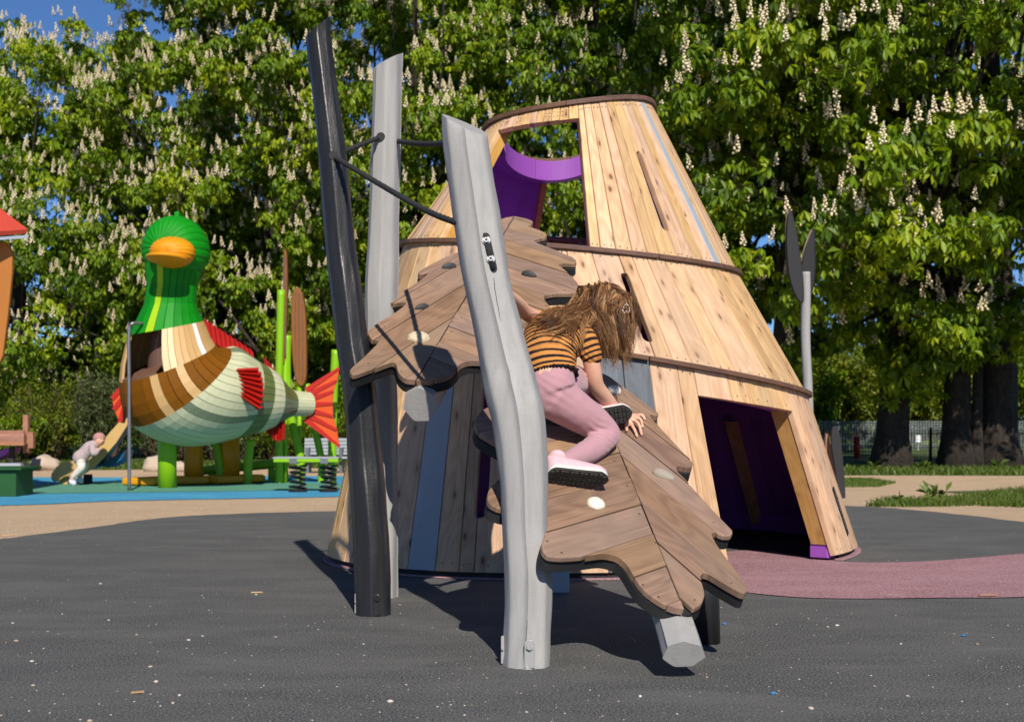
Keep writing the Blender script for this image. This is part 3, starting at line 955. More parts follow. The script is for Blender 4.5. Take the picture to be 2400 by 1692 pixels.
# ---------------------------------------------------------------- climbing holds
M['hold_cream'] = paint('cream_hold', (.52, .44, .29), .7, .15, .3, 14)
M['hold_white'] = paint('white_hold', (.66, .62, .53), .7, .12, .3, 14)
M['hold_grey'] = paint('grey_hold', (.30, .26, .21), .75, .12, .3, 14)
M['hold_black'] = paint('charcoal_hold', (.045, .046, .046), .6, .2, .3, 14)
def hold(plane, px, py, kind, size, ang, mat, label):
    q = plane.hit(px, py); n = plane.n
    o3 = plane.up(q, .0)
    X = Vector((math.cos(ang), math.sin(ang), 0)); X = (X - n * X.dot(n)).normalized(); Y = n.cross(X)
    Mx = Matrix((X, Y, n)).transposed()
    mb = MB()
    if kind == 'fin':     # half disc standing up
        def fn(d): return 1.0
        mb.ball(o3, (size, size * .42, size * .62), 20, 12, lambda d: 1 - .25 * max(0, d.y), Mx)
    elif kind == 'skull':
        def fn(d):
            q_ = 1 + .10 * mnoise.noise(d * 2.0 + Vector((3, 1, 2)))
            for a in ((.35, .25, .9), (-.3, .05, .95)):
                v = Vector(a).normalized(); dd = (d - v).length
                q_ -= .30 * math.exp(-(dd / .17) ** 2)
            return q_
        mb.ball(o3, (size, size * .85, size * .55), 40, 28, fn, Mx)
    elif kind == 'teardrop':
        def fn(d):
            q_ = 1 - .22 * max(0, d.x) + .05 * mnoise.noise(d * 2.5)
            v = Vector((-.15, 0, 1)).normalized(); q_ -= .35 * math.exp(-((d - v).length / .2) ** 2)
            return q_
        mb.ball(o3, (size, size * .78, size * .5), 36, 24, fn, Mx)
    else:                 # wedge
        mb.ball(o3, (size, size * .6, size * .5), 24, 14, lambda d: 1 + .35 * (abs(d.x) ** 3) * (1 if d.x > 0 else -.6), Mx)
    ob = mb.build('climbing_hold', mat, None, True)
    tag(ob, label, 'climbing hold', 'climbing holds screwed to the decks')
hold(U_L, 981, 793, 'skull', .048, .3, M['hold_cream'], 'cream rounded hold with two dimples on the upper leaf deck')
hold(U_L, 988, 722, 'fin', .037, .75, M['hold_black'], 'charcoal half-round hold above the cream dimpled hold')
hold(U_L, 1052, 627, 'fin', .04, .6, M['hold_black'], 'charcoal half-round hold beside the near grey post')
hold(U_R, 1240, 646, 'fin', .042, -.6, M['hold_black'], 'charcoal half-round hold behind the girl near the tower planks')
hold(L_L, 1397, 1180, 'teardrop', .042, 1.4, M['hold_white'], 'white hold with a screw hole below the pink shoe')
hold(L_R, 1549, 1112, 'wedge', .042, -.5, M['hold_grey'], 'grey-brown wedge hold on the right half of the lower deck')
hold(L_R, 1440, 915, 'teardrop', .04, 1.2, M['hold_white'], 'white hold half hidden behind the girl’s forearm')
hold(L_L, 1292, 985, 'skull', .05, .6, M['hold_black'], 'charcoal lumpy hold under the girl’s thigh')
# ---------------------------------------------------------------- trees, shrubs, fences, grass
def m_leaf(name, c0, c1, c2, trans=.35, rough=.45):
    t = NT(name)
    at = t.new('ShaderNodeAttribute'); at.attribute_name = 'tone'
    col = t.ramp(at.outputs['Fac'], [(0, c0), (.5, c1), (1, c2)])
    geo = t.new('ShaderNodeNewGeometry')
    t.base(col); t.rough(rough); t.spec(.3)
    tr = t.new('ShaderNodeBsdfTranslucent'); t.l.new(t.hsv(col, .49, 1.1, 1.5), tr.inputs[0])
    mx = t.new('ShaderNodeMixShader'); mx.inputs[0].default_value = trans
    t.l.new(t.b.outputs[0], mx.inputs[1]); t.l.new(tr.outputs[0], mx.inputs[2]); t.l.new(mx.outputs[0], t.out.inputs[0])
    return t.m
M['leaf'] = m_leaf('chestnut_leaf', (.040, .082, .004), (.135, .225, .008), (.31, .38, .012))
M['leaf_yellow'] = m_leaf('yellow_green_leaf', (.06, .09, .01), (.13, .17, .015), (.24, .24, .02))
M['leaf_grey'] = m_leaf('grey_green_leaf', (.045, .065, .022), (.08, .11, .035), (.13, .16, .05))
M['grass'] = m_leaf('grass_blade', (.04, .08, .01), (.09, .15, .02), (.20, .21, .06))
t = NT('blossom')
at = t.new('ShaderNodeAttribute'); at.attribute_name = 'tone'
t.base(t.ramp(at.outputs['Fac'], [(0, (.52, .41, .21)), (.5, (.78, .67, .44)), (1, (.88, .80, .60))])); t.rough(.8)
M['blossom'] = t.m
t = NT('bark')
c = t.coord('Object', (1, 1, .45)); n1 = t.noise(c, 14, 7, .75, 1.2); n2 = t.noise(c, 60, 3, .7)
t.base(t.ramp(n1, [(.32, (.008, .006, .005)), (.52, (.045, .033, .025)), (.72, (.095, .075, .056))])); t.rough(.95)
t.bump(t.math('ADD', n1, t.math('MULTIPLY', n2, .4)), 1.0, .06)
M['bark'] = t.m
M['twig'] = paint('twig', (.10, .062, .04), .9, .3, .2, 10)

def frames(n):
    """orthonormal x, y for unit normals n, turned by a random angle"""
    ref = np.where(np.abs(n[:, 2:3]) < .9, np.array([[0, 0, 1.]]), np.array([[1., 0, 0]]))
    x = np.cross(ref, n); x /= np.linalg.norm(x, axis=1, keepdims=True)
    y = np.cross(n, x)
    a = rng.uniform(0, 2 * np.pi, len(n))[:, None]
    return x * np.cos(a) + y * np.sin(a), -x * np.sin(a) + y * np.cos(a)

def unit(v): return v / np.maximum(np.linalg.norm(v, axis=-1, keepdims=True), 1e-9)

def palmate(P0, N0, L, K=5, wid=.38, droop=(.3, 1.0), fan=5.2):
    """palmate leaves: returns verts, tris, tone index per leaf"""
    n = len(P0)
    X, Y = frames(N0)
    V = []; F = []
    base = 0
    for k in range(K):
        ph = (k - (K - 1) / 2) * fan / K + rng.normal(0, .08, n)
        d = X * np.cos(ph)[:, None] + Y * np.sin(ph)[:, None]
        s = np.cross(N0, d)
        dr = rng.uniform(*droop, n)[:, None]
        dirv = unit(d * np.cos(dr) - N0 * np.sin(dr) + np.array([[0, 0, -.25]]))
        nn = np.cross(dirv, s)
        l = (L * rng.uniform(.8, 1.1, n) * (1 - .25 * abs(k - (K - 1) / 2) / K))[:, None]
        a = P0
        m = P0 + dirv * l * .62
        tip = P0 + unit(dirv + np.array([[0, 0, -.25]])) * l
        w = l * wid * .5
        V.append(np.stack([a, m + s * w + nn * w * .35, tip, m - s * w + nn * w * .35], 1))
    V = np.stack(V, 1).reshape(-1, 3)           # n, K, 4
    q = np.arange(n * K) * 4
    F = np.stack([np.stack([q, q + 1, q + 2], 1), np.stack([q, q + 2, q + 3], 1)], 1).reshape(-1, 3)
    return V, F, K * 4

def spike_proto(h=.26, r=.056, n=15):
    rr = random.Random(4)
    V = []; F = []
    for i in range(n):
        f = i / n
        a = i * 2.4
        rad = r * (1 - f) ** .8 * rr.uniform(.75, 1.1)
        c = np.array((rad * math.cos(a), rad * math.sin(a), .02 + h * f))
        s = .031 * (1 - .4 * f) * rr.uniform(.8, 1.2)
        R_ = np.linalg.qr(np.array([[rr.gauss(0, 1) for _ in range(3)] for _ in range(3)]))[0]
        tet = np.array([(1, 1, 1), (1, -1, -1), (-1, 1, -1), (-1, -1, 1)]) * s * .75
        b = len(V)
        V += list(c + tet @ R_)
        F += [(b, b + 1, b + 2), (b, b + 3, b + 1), (b, b + 2, b + 3), (b + 1, b + 3, b + 2)]
    return np.array(V), np.array(F)
SPV, SPF = spike_proto()
spike_me = None
def spike_mesh():
    global spike_me
    if spike_me is None:
        o = mk_np('blossom_spike', SPV, SPF, M['blossom'], None, False, False, np.tile([.3, .9, .6, .8], len(SPV) // 4))
        spike_me = o.data; bpy.data.objects.remove(o)
    return spike_me

def spikes(name, pos, tilt, scale, parent, single=0):
    """blossom spikes; the first `single` ones become objects of their own"""
    n = len(pos)
    for i in range(min(single, n)):
        o = bpy.data.objects.new('blossom_spike', spike_mesh()); COL.objects.link(o); o.parent = parent
        o.location = pos[i]; s = scale[i]; o.scale = (s, s, s)
        o.rotation_euler = (tilt[i, 0], tilt[i, 1], random.uniform(0, 6))
    pos, tilt, scale = pos[single:], tilt[single:], scale[single:]
    n = len(pos)
    if n == 0: return
    z = SPV[None, :, 2] * scale[:, None]
    ca = rng.uniform(0, 2 * np.pi, n); x0 = SPV[None, :, 0] * scale[:, None]; y0 = SPV[None, :, 1] * scale[:, None]
    x = x0 * np.cos(ca)[:, None] - y0 * np.sin(ca)[:, None] + z * tilt[:, 1:2]
    y = x0 * np.sin(ca)[:, None] + y0 * np.cos(ca)[:, None] - z * tilt[:, 0:1]
    V = np.stack([x + pos[:, 0:1], y + pos[:, 1:2], z + pos[:, 2:3]], 2).reshape(-1, 3)
    F = (SPF[None] + (np.arange(n) * len(SPV))[:, None, None]).reshape(-1, 3)
    tone = np.tile(np.tile([.3, .9, .6, .8], len(SPV) // 4), n) * np.repeat(rng.uniform(.5, 1.1, n), len(SPV))
    o = mk_np(name, V, F, M['blossom'], parent, False, True, tone); o['kind'] = 'stuff'

def limb(mb, p0, p1, r0, r1, bend=.15, n=7, sides=10):
    p0, p1 = Vector(p0), Vector(p1); L = (p1 - p0).length
    off = Vector((random.uniform(-1, 1), random.uniform(-1, 1), random.uniform(-.3, .6))) * L * bend
    pts = []; rad = []
    for i in range(n + 1):
        f = i / n
        pts.append(p0.lerp(p1, f) + off * math.sin(math.pi * f) * .6); rad.append(r0 + (r1 - r0) * f)
    mb.tube(pts, rad, sides, True, lambda a, l, i: 1 + .12 * mnoise.noise(Vector((math.cos(a) * 1.5, math.sin(a) * 1.5, l * 1.5))))
    return pts

def chestnut(label, loc, height, rad, low, trunk_r, clumps, leaves, flowers, single=0, leafL=.2, seed=0, fl_tilt=1.0, trunks=None, fl_low=0.0, mat='leaf', shift=0.0):
    """horse chestnut: crown is an ellipsoid of leafy clumps from height `low` to `height`"""
    global rng
    keep = rng; rng = np.random.default_rng(seed); random.seed(seed)
    e = empty('chestnut_tree', loc, label, 'tree', 'flowering chestnut trees behind the playground')
    cz = (low + height) / 2; hz = (height - low) / 2
    mb = MB()
    for (tx, ty, tr) in (trunks or [(0, 0, trunk_r)]):
        pts = []; rd = []
        for i in range(13):
            f = i / 12; z = f * (low + hz * 1.0) - .05
            pts.append(Vector((tx + .15 * math.sin(f * 3 + seed), ty + .1 * math.sin(f * 4), z)))
            rd.append(tr * (1 + .45 * math.exp(-max(z, 0) / .22) - .55 * f))
        mb.tube(pts, rd, 20, True, lambda a, l, i: 1 + .10 * mnoise.noise(Vector((math.cos(a) * 2 + seed, math.sin(a) * 2, l * .8))) + .05 * math.cos(5 * a + seed))
    # clump centres on and inside the crown
    d = unit(rng.normal(size=(clumps, 3)))
    fl_ = (d[:, 1] > .15) & (rng.uniform(0, 1, clumps) < .6); d[fl_, 1] *= -1
    sh = rng.uniform(.0, 1.0, clumps) ** .33 * .45 + .55
    lump = 1 + .18 * np.sin(d[:, 0] * 3.1 + seed) * np.cos(d[:, 2] * 4.3 + seed * 2) + .12 * np.sin(d[:, 1] * 5 + d[:, 2] * 6 + seed)
    cc = d * (sh * lump)[:, None] * np.array([rad, rad, hz]) + np.array([0, shift, cz])
    for i in range(0, clumps, max(1, clumps // 34)):
        t0 = (trunks or [(0, 0, trunk_r)])[i % len(trunks or [1])]
        p0 = Vector((t0[0], t0[1], low + random.uniform(.1, .9) * hz * .8))
        limb(mb, p0, Vector(cc[i]), trunk_r * .16, .012, .12, 6, 7)
    tr = mb.build('trunk', M['bark'], e, True, True)
    # leaves
    per = leaves // clumps
    rc = rng.uniform(.45, .9, clumps) * rad / 4.2 * (170 / max(clumps, 170)) ** .25
    idx = np.repeat(np.arange(clumps), per)
    ld = unit(rng.normal(size=(len(idx), 3)) + np.array([[0, 0, .35]]) + d[idx] * .75)
    lp = cc[idx] + ld * (rc[idx] * rng.uniform(.45, 1.05, len(idx)))[:, None] * np.array([1, 1, .62])
    ln = unit(ld * .7 + np.array([[0, 0, .75]]) + rng.normal(0, .35, (len(idx), 3)))
    V, F, per_leaf = palmate(lp, ln, leafL * rng.uniform(.75, 1.2, len(idx)))
    tone = np.clip(rng.normal(.5, .17, clumps)[idx] + rng.normal(0, .2, len(idx)), 0, 1)
    o = mk_np('crown', V, F, M[mat], e, False, True, np.repeat(tone, per_leaf)); o['kind'] = 'stuff'
    # blossoms stand on the outer, upper side of the clumps
    if flowers:
        rel = (lp - np.array([0, shift, cz])) / np.array([rad, rad, hz])
        outer = np.linalg.norm(rel, axis=1)
        cand = np.where((outer > .72) & (ld[:, 2] > -.05) & (ld[:, 1] < .35) & (rel[:, 1] < .35) & (rel[:, 2] > -.95 + fl_low))[0]
        # spread evenly: at most a few per coarse cell
        rng.shuffle(cand)
        cell = np.floor(lp[cand] / .27).astype(int); seen = {}; pick = []
        for i_, c_ in zip(cand, map(tuple, cell)):
            if seen.get(c_, 0) < 1: seen[c_] = 1; pick.append(i_)
            if len(pick) >= flowers: break
        pick = np.array(pick); fp = lp[pick] + ld[pick] * .11 + np.array([0, -.03, .06]); fd = ld[pick]
        order = np.argsort(fp[:, 1]); fp = fp[order]; fd = fd[order]
        tilt = np.stack([-fd[:, 1], fd[:, 0]], 1) * .14 * fl_tilt + rng.normal(0, .09, (len(fp), 2))
        spikes('blossom_spikes', fp, tilt, rng.uniform(.62, 1.12, len(fp)) * leafL / .2, e, single)
    rng = keep
    return e

# front row, left to right
chestnut('chestnut tree at the far left below the patch of blue sky', (-11.9, 31, 0), 9.6, 4.4, .3, .3, 340, 18500, 1500, 40, .162, 1)
chestnut('chestnut tree thick with pale blossom spikes behind the duck', (-5.4, 29.5, 0), 14.8, 3.7, .2, .32, 460, 29000, 2300, 60, .157, 2)
chestnut('tall blossoming chestnut tree between the duck and the black post', (-2.2, 28.5, 0), 14.8, 4.2, .3, .32, 440, 24000, 1700, 60, .162, 3)
chestnut('dark chestnut tree with few blossoms behind the wooden tower', (2.4, 28.0, 0), 14.8, 4.2, .6, .32, 300, 13500, 600, 40, .18, 4)
chestnut('chestnut tree with long leaf fans right behind the tower top', (5.2, 24.0, 0), 13.5, 3.5, 1.9, .28, 190, 10000, 600, 60, .2, 5)
chestnut('chestnut tree with a single thick dark trunk beside the leaf sculpture', (6.75, 22.6, 0), 13.0, 4.2, 1.75, .29, 230, 11500, 950, 120, .2, 6, shift=-1.0)
chestnut('chestnut tree with three close trunks at the right edge', (8.5, 22.8, 0), 13.5, 4.4, 1.9, .32, 230, 11500, 950, 120, .2, 7, trunks=[(-.68, 0, .25), (.12, .15, .35), (-.36, -.1, .10)], shift=-1.0)
# second row that closes the view between the crowns
for k, (x, y, h, r, lo, sd_, nl, lab) in enumerate([(-14.4, 36, 11.4, 4.4, .3, 21, 7000, 'dark chestnut tree of the rear row, leftmost of all'), (-9.4, 36, 11.6, 3.6, .2, 26, 6000, 'low rear row chestnut tree left of the duck’s head'), (-4.4, 37.5, 16, 4.6, .2, 22, 6000, 'rear row chestnut tree behind the duck’s head'), (.8, 37, 16, 5.0, .3, 23, 5500, 'rear row chestnut tree behind the grey posts'),
                                  (5.6, 33, 16, 4.4, 3.0, 24, 5000, 'rear row chestnut tree behind the leaf sculpture'), (9.8, 33.5, 15, 3.6, 3.2, 27, 4000, 'rear row chestnut tree between the right-hand trunks')]):
    chestnut(lab, (x, y, 0), h, r, lo, .3, 170, nl, 50, 0, .34, sd_)

# ---- shrubs
def shrub(label, loc, h, w, twigs, leaves, mat, leafL=.07, seed=0, upright=.5, group='shrubs along the edge of the playground', k=3):
    global rng
    keep = rng; rng = np.random.default_rng(seed + 100); random.seed(seed)
    e = empty('shrub', loc, label, 'shrub', group)
    mb = MB(); lp = []; ln = []
    for i in range(twigs):
        a = random.uniform(0, 6.28); q = random.uniform(.1, 1) ** .5
        p0 = Vector((math.cos(a) * w * .22 * q, math.sin(a) * w * .22 * q, -.03))
        tip = Vector((math.cos(a) * w * q * (1 - upright * .5), math.sin(a) * w * q * (1 - upright * .5), h * random.uniform(.6, 1.05) * (1 - .35 * q * (1 - upright))))
        pts = limb(mb, p0, tip, .016, .004, .10, 6, 4)
        nl = leaves // twigs
        for j in range(nl):
            f = random.uniform(.28, 1.0) ** .7
            p = p0.lerp(tip, f) + Vector((random.gauss(0, .07), random.gauss(0, .07), random.gauss(0, .05))) * (1 if upright > .6 else 2.2)
            lp.append(p); ln.append(Vector((random.gauss(0, .6), random.gauss(0, .6), .6)).normalized())
    mb.build('twigs', M['twig'], e, False, True, clean=False)['kind'] = 'stuff'
    V, F, pl = palmate(np.array(lp), np.array(ln), leafL * rng.uniform(.7, 1.3, len(lp)), k, .42, (-.5, .8))
    tone = np.clip(rng.normal(.5, .25, len(lp)), 0, 1)
    mk_np('foliage', V, F, M[mat], e, False, True, np.repeat(tone, pl))['kind'] = 'stuff'
    rng = keep
    return e
shrub('olive green upright shrub behind the slide', P(245, 1000, 24.5) * 1 - Vector((0, 0, P(245, 1000, 24.5).z)), 1.75, 1.0, 90, 4000, 'leaf_grey', .075, 1, .8)
for k, (px, D, h, w, m_, lab) in enumerate([(20, 25.5, 1.3, 1.1, 'leaf', 'low leafy shrub beside the brown hut'), (110, 26, 1.9, 1.0, 'leaf_yellow', 'bright green shrub left of the slide'), (390, 25.5, 1.1, 1.1, 'leaf_grey', 'twiggy low shrub under the duck'),
                                     (520, 26, 1.25, 1.2, 'leaf_grey', 'bare twiggy shrub behind the yellow duck legs'), (650, 26.5, 1.5, 1.2, 'leaf', 'leafy shrub behind the lime green poles'), (790, 26.5, 1.6, 1.2, 'leaf', 'dark shrub behind the slatted bench'),
                                     (930, 27, 1.6, 1.4, 'leaf', 'dark shrub between the grey posts'), (1130, 27, 1.7, 1.5, 'leaf', 'shrub hidden mostly behind the tower')]):
    q = P(px, 1000, D); shrub(lab, (q.x, q.y, 0), h, w, 60, 1900 if m_ != 'leaf_grey' else 900, m_, .085, 30 + k, .35)
for k, (px, D, h, w, m_, lab) in enumerate([(1985, 45, 3.6, 2.0, 'leaf_yellow', 'yellow-green bush left of the single trunk beyond the fence'), (2040, 47, 4.4, 2.2, 'leaf_yellow', 'tall yellow-green bush behind the single trunk'), (2150, 45, 3.2, 2.0, 'leaf_yellow', 'bright bush between the trunks beyond the fence'), (2215, 47, 4.2, 2.2, 'leaf', 'green bush behind the three trunks'),
                                     (2310, 46, 3.6, 2.2, 'leaf', 'green bush behind the right-hand trunk'), (2400, 45, 3.8, 2.2, 'leaf', 'green bush at the right edge beyond the fence'), (1910, 45, 3.2, 2.0, 'leaf', 'dark bush seen past the edge of the tower'), (2105, 50, 4.8, 2.6, 'leaf', 'big far bush in the gap between trunks')]):
    q = P(px, 1000, D); shrub(lab, (q.x, q.y, .3), h, w, 60, 2200, m_, .22, 60 + k, .2, 'bushes beyond the wire fences')

# far wooded edge that hides the horizon
n = 9000
fx = rng.uniform(-62, 62, n); fy = 62 + rng.uniform(-4, 4, n); fz = rng.uniform(0, 1, n) ** .9 * (5.5 + 1.5 * np.sin(fx * .35) + 1.2 * np.sin(fx * .9 + 1))
fp = np.stack([fx, fy, fz], 1); fnm = unit(rng.normal(size=(n, 3)) + np.array([[0, -.6, .6]]))
V, F, pl = palmate(fp, fnm, rng.uniform(.6, 1.0, n), 4, .5)
tag(mk_np('far_wood', V, F, M['leaf'], None, False, False, np.repeat(np.clip(rng.normal(.45, .2, n), 0, 1), pl)), 'far dark green wood closing the view behind the trees', 'wood', None, 'stuff')

# ---- wire fences
def fence(label, a, b, h, step, wire, post_every, mw, mp, rows, loc_z=0.0, post_w=.045):
    a, b = Vector(a), Vector(b); L = (b - a).length; d = (b - a) / L
    e = empty('wire_fence', a, label, 'fence')
    mb = MB(); nrm = Vector((-d.y, d.x, 0))
    k = 0; s = 0
    def bar(p, q, w):
        u = (q - p).normalized(); v = u.cross(nrm).normalized() * w / 2; n_ = nrm * w / 2
        mb.add([p - v - n_, p + v - n_, p + v + n_, p - v + n_, q - v - n_, q + v - n_, q + v + n_, q - v + n_], [(0, 1, 5, 4), (1, 2, 6, 5), (2, 3, 7, 6), (3, 0, 4, 7)])
    while s < L:
        p = a + d * s; bar(p, p + Vector((0, 0, h)), wire); s += step
    for r in range(rows):
        z = h * (r + .5) / rows; bar(a + Vector((0, 0, z)), b + Vector((0, 0, z)), wire)
    mb.build('wire_mesh', mw, e, clean=False)['kind'] = 'stuff'
    s = post_every[0]
    while s < L:
        m2 = MB(); p = a + d * s + Vector((0, -.03, 0)); m2.box(p + Vector((0, 0, h * .51)), (post_w, post_w, h * 1.06)); bevel(m2.build('fence_post', mp, e), .006); s += post_every[1]
    return e
M['fence_dark'] = paint('dark_fence', (.012, .016, .013), .5, .2, 0, 9)
M['fence_pale'] = paint('galvanised_fence', (.30, .34, .34), .5, .2, 0, 9)
A = P(1900, 1000, 23.6); B = P(2700, 1000, 24.2); A.z = 0; B.z = 0
fence('low black wire mesh fence among the right-hand trunks', A, B, .70, .055, .006, (2.28, 2.5), M['fence_dark'], M['fence_dark'], 13)
A = P(1850, 1000, 42); B = P(2800, 1000, 42); A.z = .0; B.z = .0
fence('pale galvanised mesh fence far behind the trees', A, B, .95, .09, .012, (3.35, 2.29), M['fence_pale'], M['fence_pale'], 12, post_w=.06)
for k, (px, lab) in enumerate([(2120, 'left one of two small white boxes at the far fence'), (2151, 'right one of two small white boxes at the far fence')]):
    q = P(px, 1030, 41); e = empty('white_box', (q.x, q.y, 0), lab, 'box', 'white boxes at the far fence')
    mb = MB(); mb.box((q.x, q.y, .36), (.16, .14, .24)); bevel(mb.build('box_body', paint('white_box', (.75, .76, .8), .5, .05, 0, 8), e), .01)
    mb = MB(); mb.box((q.x, q.y, .12), (.05, .05, .25)); mb.build('box_stake', M['fence_pale'], e)

# ---- grass blades and weeds
def blades(name, label, pts, hmin, hmax, w=.012, lean=.5, mat='grass'):
    n = len(pts); pts = np.asarray(pts)
    h = rng.uniform(hmin, hmax, n)[:, None]; a = rng.uniform(0, 2 * np.pi, n)
    s = np.stack([np.cos(a), np.sin(a), np.zeros(n)], 1) * w
    ln = np.concatenate([rng.normal(0, lean, (n, 2)), np.ones((n, 1))], 1) * h
    base = pts
    mid = base + ln * np.array([[.45, .45, .62]])
    V = np.stack([base - s, base + s, mid + s * .7, mid - s * .7, base + ln], 1).reshape(-1, 3)
    q = np.arange(n) * 5
    F = np.concatenate([np.stack([q, q + 1, q + 2], 1), np.stack([q, q + 2, q + 3], 1), np.stack([q + 3, q + 2, q + 4], 1)])
    o = mk_np(name, V, F, M[mat], None, False, False, np.repeat(np.clip(rng.normal(.5, .22, n), 0, 1), 5))
    tag(o, label, 'grass', None, 'stuff')
def poly_scatter(poly, n):
    poly = [np.array(p) for p in poly]
    lo = np.min(poly, 0); hi = np.max(poly, 0); out = []
    while len(out) < n:
        c = rng.uniform(lo, hi, (n * 2, 2))
        for p in c:
            if point_in(p, poly): out.append((p[0], p[1], -.01))
            if len(out) >= n: break
    return out
blades('grass', 'grass patch on the sand right of the tower', poly_scatter(gp([(2030, 1186), (2080, 1172), (2130, 1176), (2200, 1172), (2260, 1166), (2320, 1156), (2430, 1146), (2560, 1140), (2560, 1192), (2400, 1188), (2280, 1184), (2150, 1187)]), 9000), .03, .09, .006)
blades('grass', 'small worn grass patch beside the black petal board', poly_scatter(gp([(1960, 1122), (2040, 1122), (2100, 1131), (2060, 1140), (1990, 1141), (1950, 1138)]), 3500), .02, .05, .006)
blades('grass', 'grass strip at the foot of the right-hand trees', poly_scatter([(4.4, 19.6), (5.2, 20.1), (8.5, 19.8), (11.2, 18.4), (13, 19), (13, 24), (4.4, 24)], 12000), .03, .13, .011)
blades('grass', 'grass strip between the sand and the shrubs on the left', poly_scatter([(-13, 22.5), (-8, 22.3), (-4, 23.5), (0, 23.3), (2, 24), (2, 26), (-13, 26)], 9000), .04, .14, .013)
# broad weeds
def weed(label, px, py, h, n, L):
    q = G(px, py); lp = np.zeros((n, 3)) + np.array([[0, 0, .01]]); lp[:, 2] += rng.uniform(0, h * .5, n); lp[:, :2] += rng.normal(0, h * .25, (n, 2))
    ln = unit(rng.normal(size=(n, 3)) * .7 + np.array([[0, 0, 1.]]))
    V, F, pl = palmate(lp, ln, L * rng.uniform(.7, 1.2, n), 4, .34, (-1.2, .2))
    o = mk_np('weed', V, F, M['grass'], None, False, False, np.repeat(rng.uniform(.2, .9, n), pl)); o.location = (q.x, q.y, 0)
    tag(o, label, 'weed', 'broad leaved weeds in the grass')
weed('tallest leafy weed in the grass patch right of the tower', 2193, 1178, .2, 12, .14)
weed('low bright weed at the left end of the grass patch', 2110, 1180, .08, 10, .09)
weed('pale spiky weed beside the single trunk', 2095, 1100, .3, 14, .2)
weed('weed clump under the single trunk', 2050, 1102, .2, 12, .17)
weed('weed clump beside the black fence post', 2165, 1104, .2, 12, .18)
weed('weed clump at the foot of the right-hand trunk', 2345, 1100, .2, 12, .17)
# ---------------------------------------------------------------- the duck with a fish tail
M['green'] = paint('duck_green', (.002, .20, .005), .58, .14, .15, 5, rv=.12, spec=.25)
M['lime'] = paint('lime_green', (.20, .42, .004), .42, .1, .1, 5)
M['lime_stripe'] = paint('lime_stripe', (.30, .50, .006), .5, .1, .1, 5)
M['orange'] = paint('bill_orange', (.62, .245, .003), .5, .12, .1, 5, spec=.3)
M['yellow'] = paint('leg_yellow', (.64, .27, .003), .45, .1, .1, 5)
M['red'] = paint('fin_red', (.40, .010, .004), .45, .1, .08, 5)
M['fin_orange'] = paint('fin_orange', (.60, .075, .008), .45, .1, .08, 5)
M['beige'] = paint('beige_plank', (.47, .29, .115), .55, .1, .1, 6, rv=.1)
M['pale_beige'] = paint('pale_beige_plank', (.62, .45, .25), .55, .1, .1, 6)
M['white_plank'] = paint('white_plank', (.66, .66, .64), .5, .05, .1, 6)
M['brown'] = paint('duck_brown', (.165, .058, .002), .65, .14, .12, 6, rv=.1, spec=.12)
M['cream'] = paint('cream_plank', (.48, .49, .31), .55, .1, .1, 6, rv=.08)
M['sage'] = paint('sage_plank', (.14, .18, .105), .5, .1, .1, 6, rv=.12)
M['olive'] = paint('olive_plank', (.115, .145, .042), .5, .1, .1, 6, rv=.15)
M['cattail'] = paint('cattail_brown', (.20, .072, .011), .5, .2, .2, 8, True)
M['tan'] = paint('tan_board', (.50, .32, .12), .5, .1, .1, 6)
M['slide_blue'] = paint('slide_blue', (.008, .09, .20), .35, .1, .05, 6)

dloc = G(470, 1140)
duck = empty('duck_climber', (dloc.x, dloc.y, 0), 'giant wooden duck with green head, orange bill and red fish tail', 'play sculpture')
AL = R(40)
dv = Vector((math.cos(AL), math.sin(AL), 0)); sv = Vector((math.sin(AL), -math.cos(AL), 0)); uz = Vector((0, 0, 1))
DR_ = [((408, 622, 15.45), 0, .335, .35), ((402, 690, 15.45), 0, .28, .29), ((396, 735, 15.47), 6, .35, .36), ((390, 768, 15.5), 13, .455, .45), ((392, 850, 15.5), 25, .645, .60), ((424, 905, 15.62), 42, .78, .74), ((490, 928, 15.85), 62, .76, .70),
       ((562, 933, 16.1), 76, .585, .535), ((600, 935, 16.25), 82, .48, .45), ((632, 937, 16.36), 87, .40, .375), ((683, 945, 16.55), 90, .185, .17), ((724, 947, 16.7), 90, .165, .155)]
def dring(f, a):
    """point on the duck's skin: f = ring index (float), a = angle"""
    i = min(int(f), len(DR_) - 2); t_ = f - i
    q = [np.array((*DR_[k][0], *DR_[k][1:])) for k in (max(i - 1, 0), i, i + 1, min(i + 2, len(DR_) - 1))]
    v = .5 * (2 * q[1] + (q[2] - q[0]) * t_ + (2 * q[0] - 5 * q[1] + 4 * q[2] - q[3]) * t_ ** 2 + (-q[0] + 3 * q[1] - 3 * q[2] + q[3]) * t_ ** 3)
    ph = R(v[3]); w = uz * math.sin(ph) + dv * math.cos(ph); c = P(*v[:3])
    return c + w * (v[5] * math.cos(a)) + sv * (v[4] * math.sin(a)), c
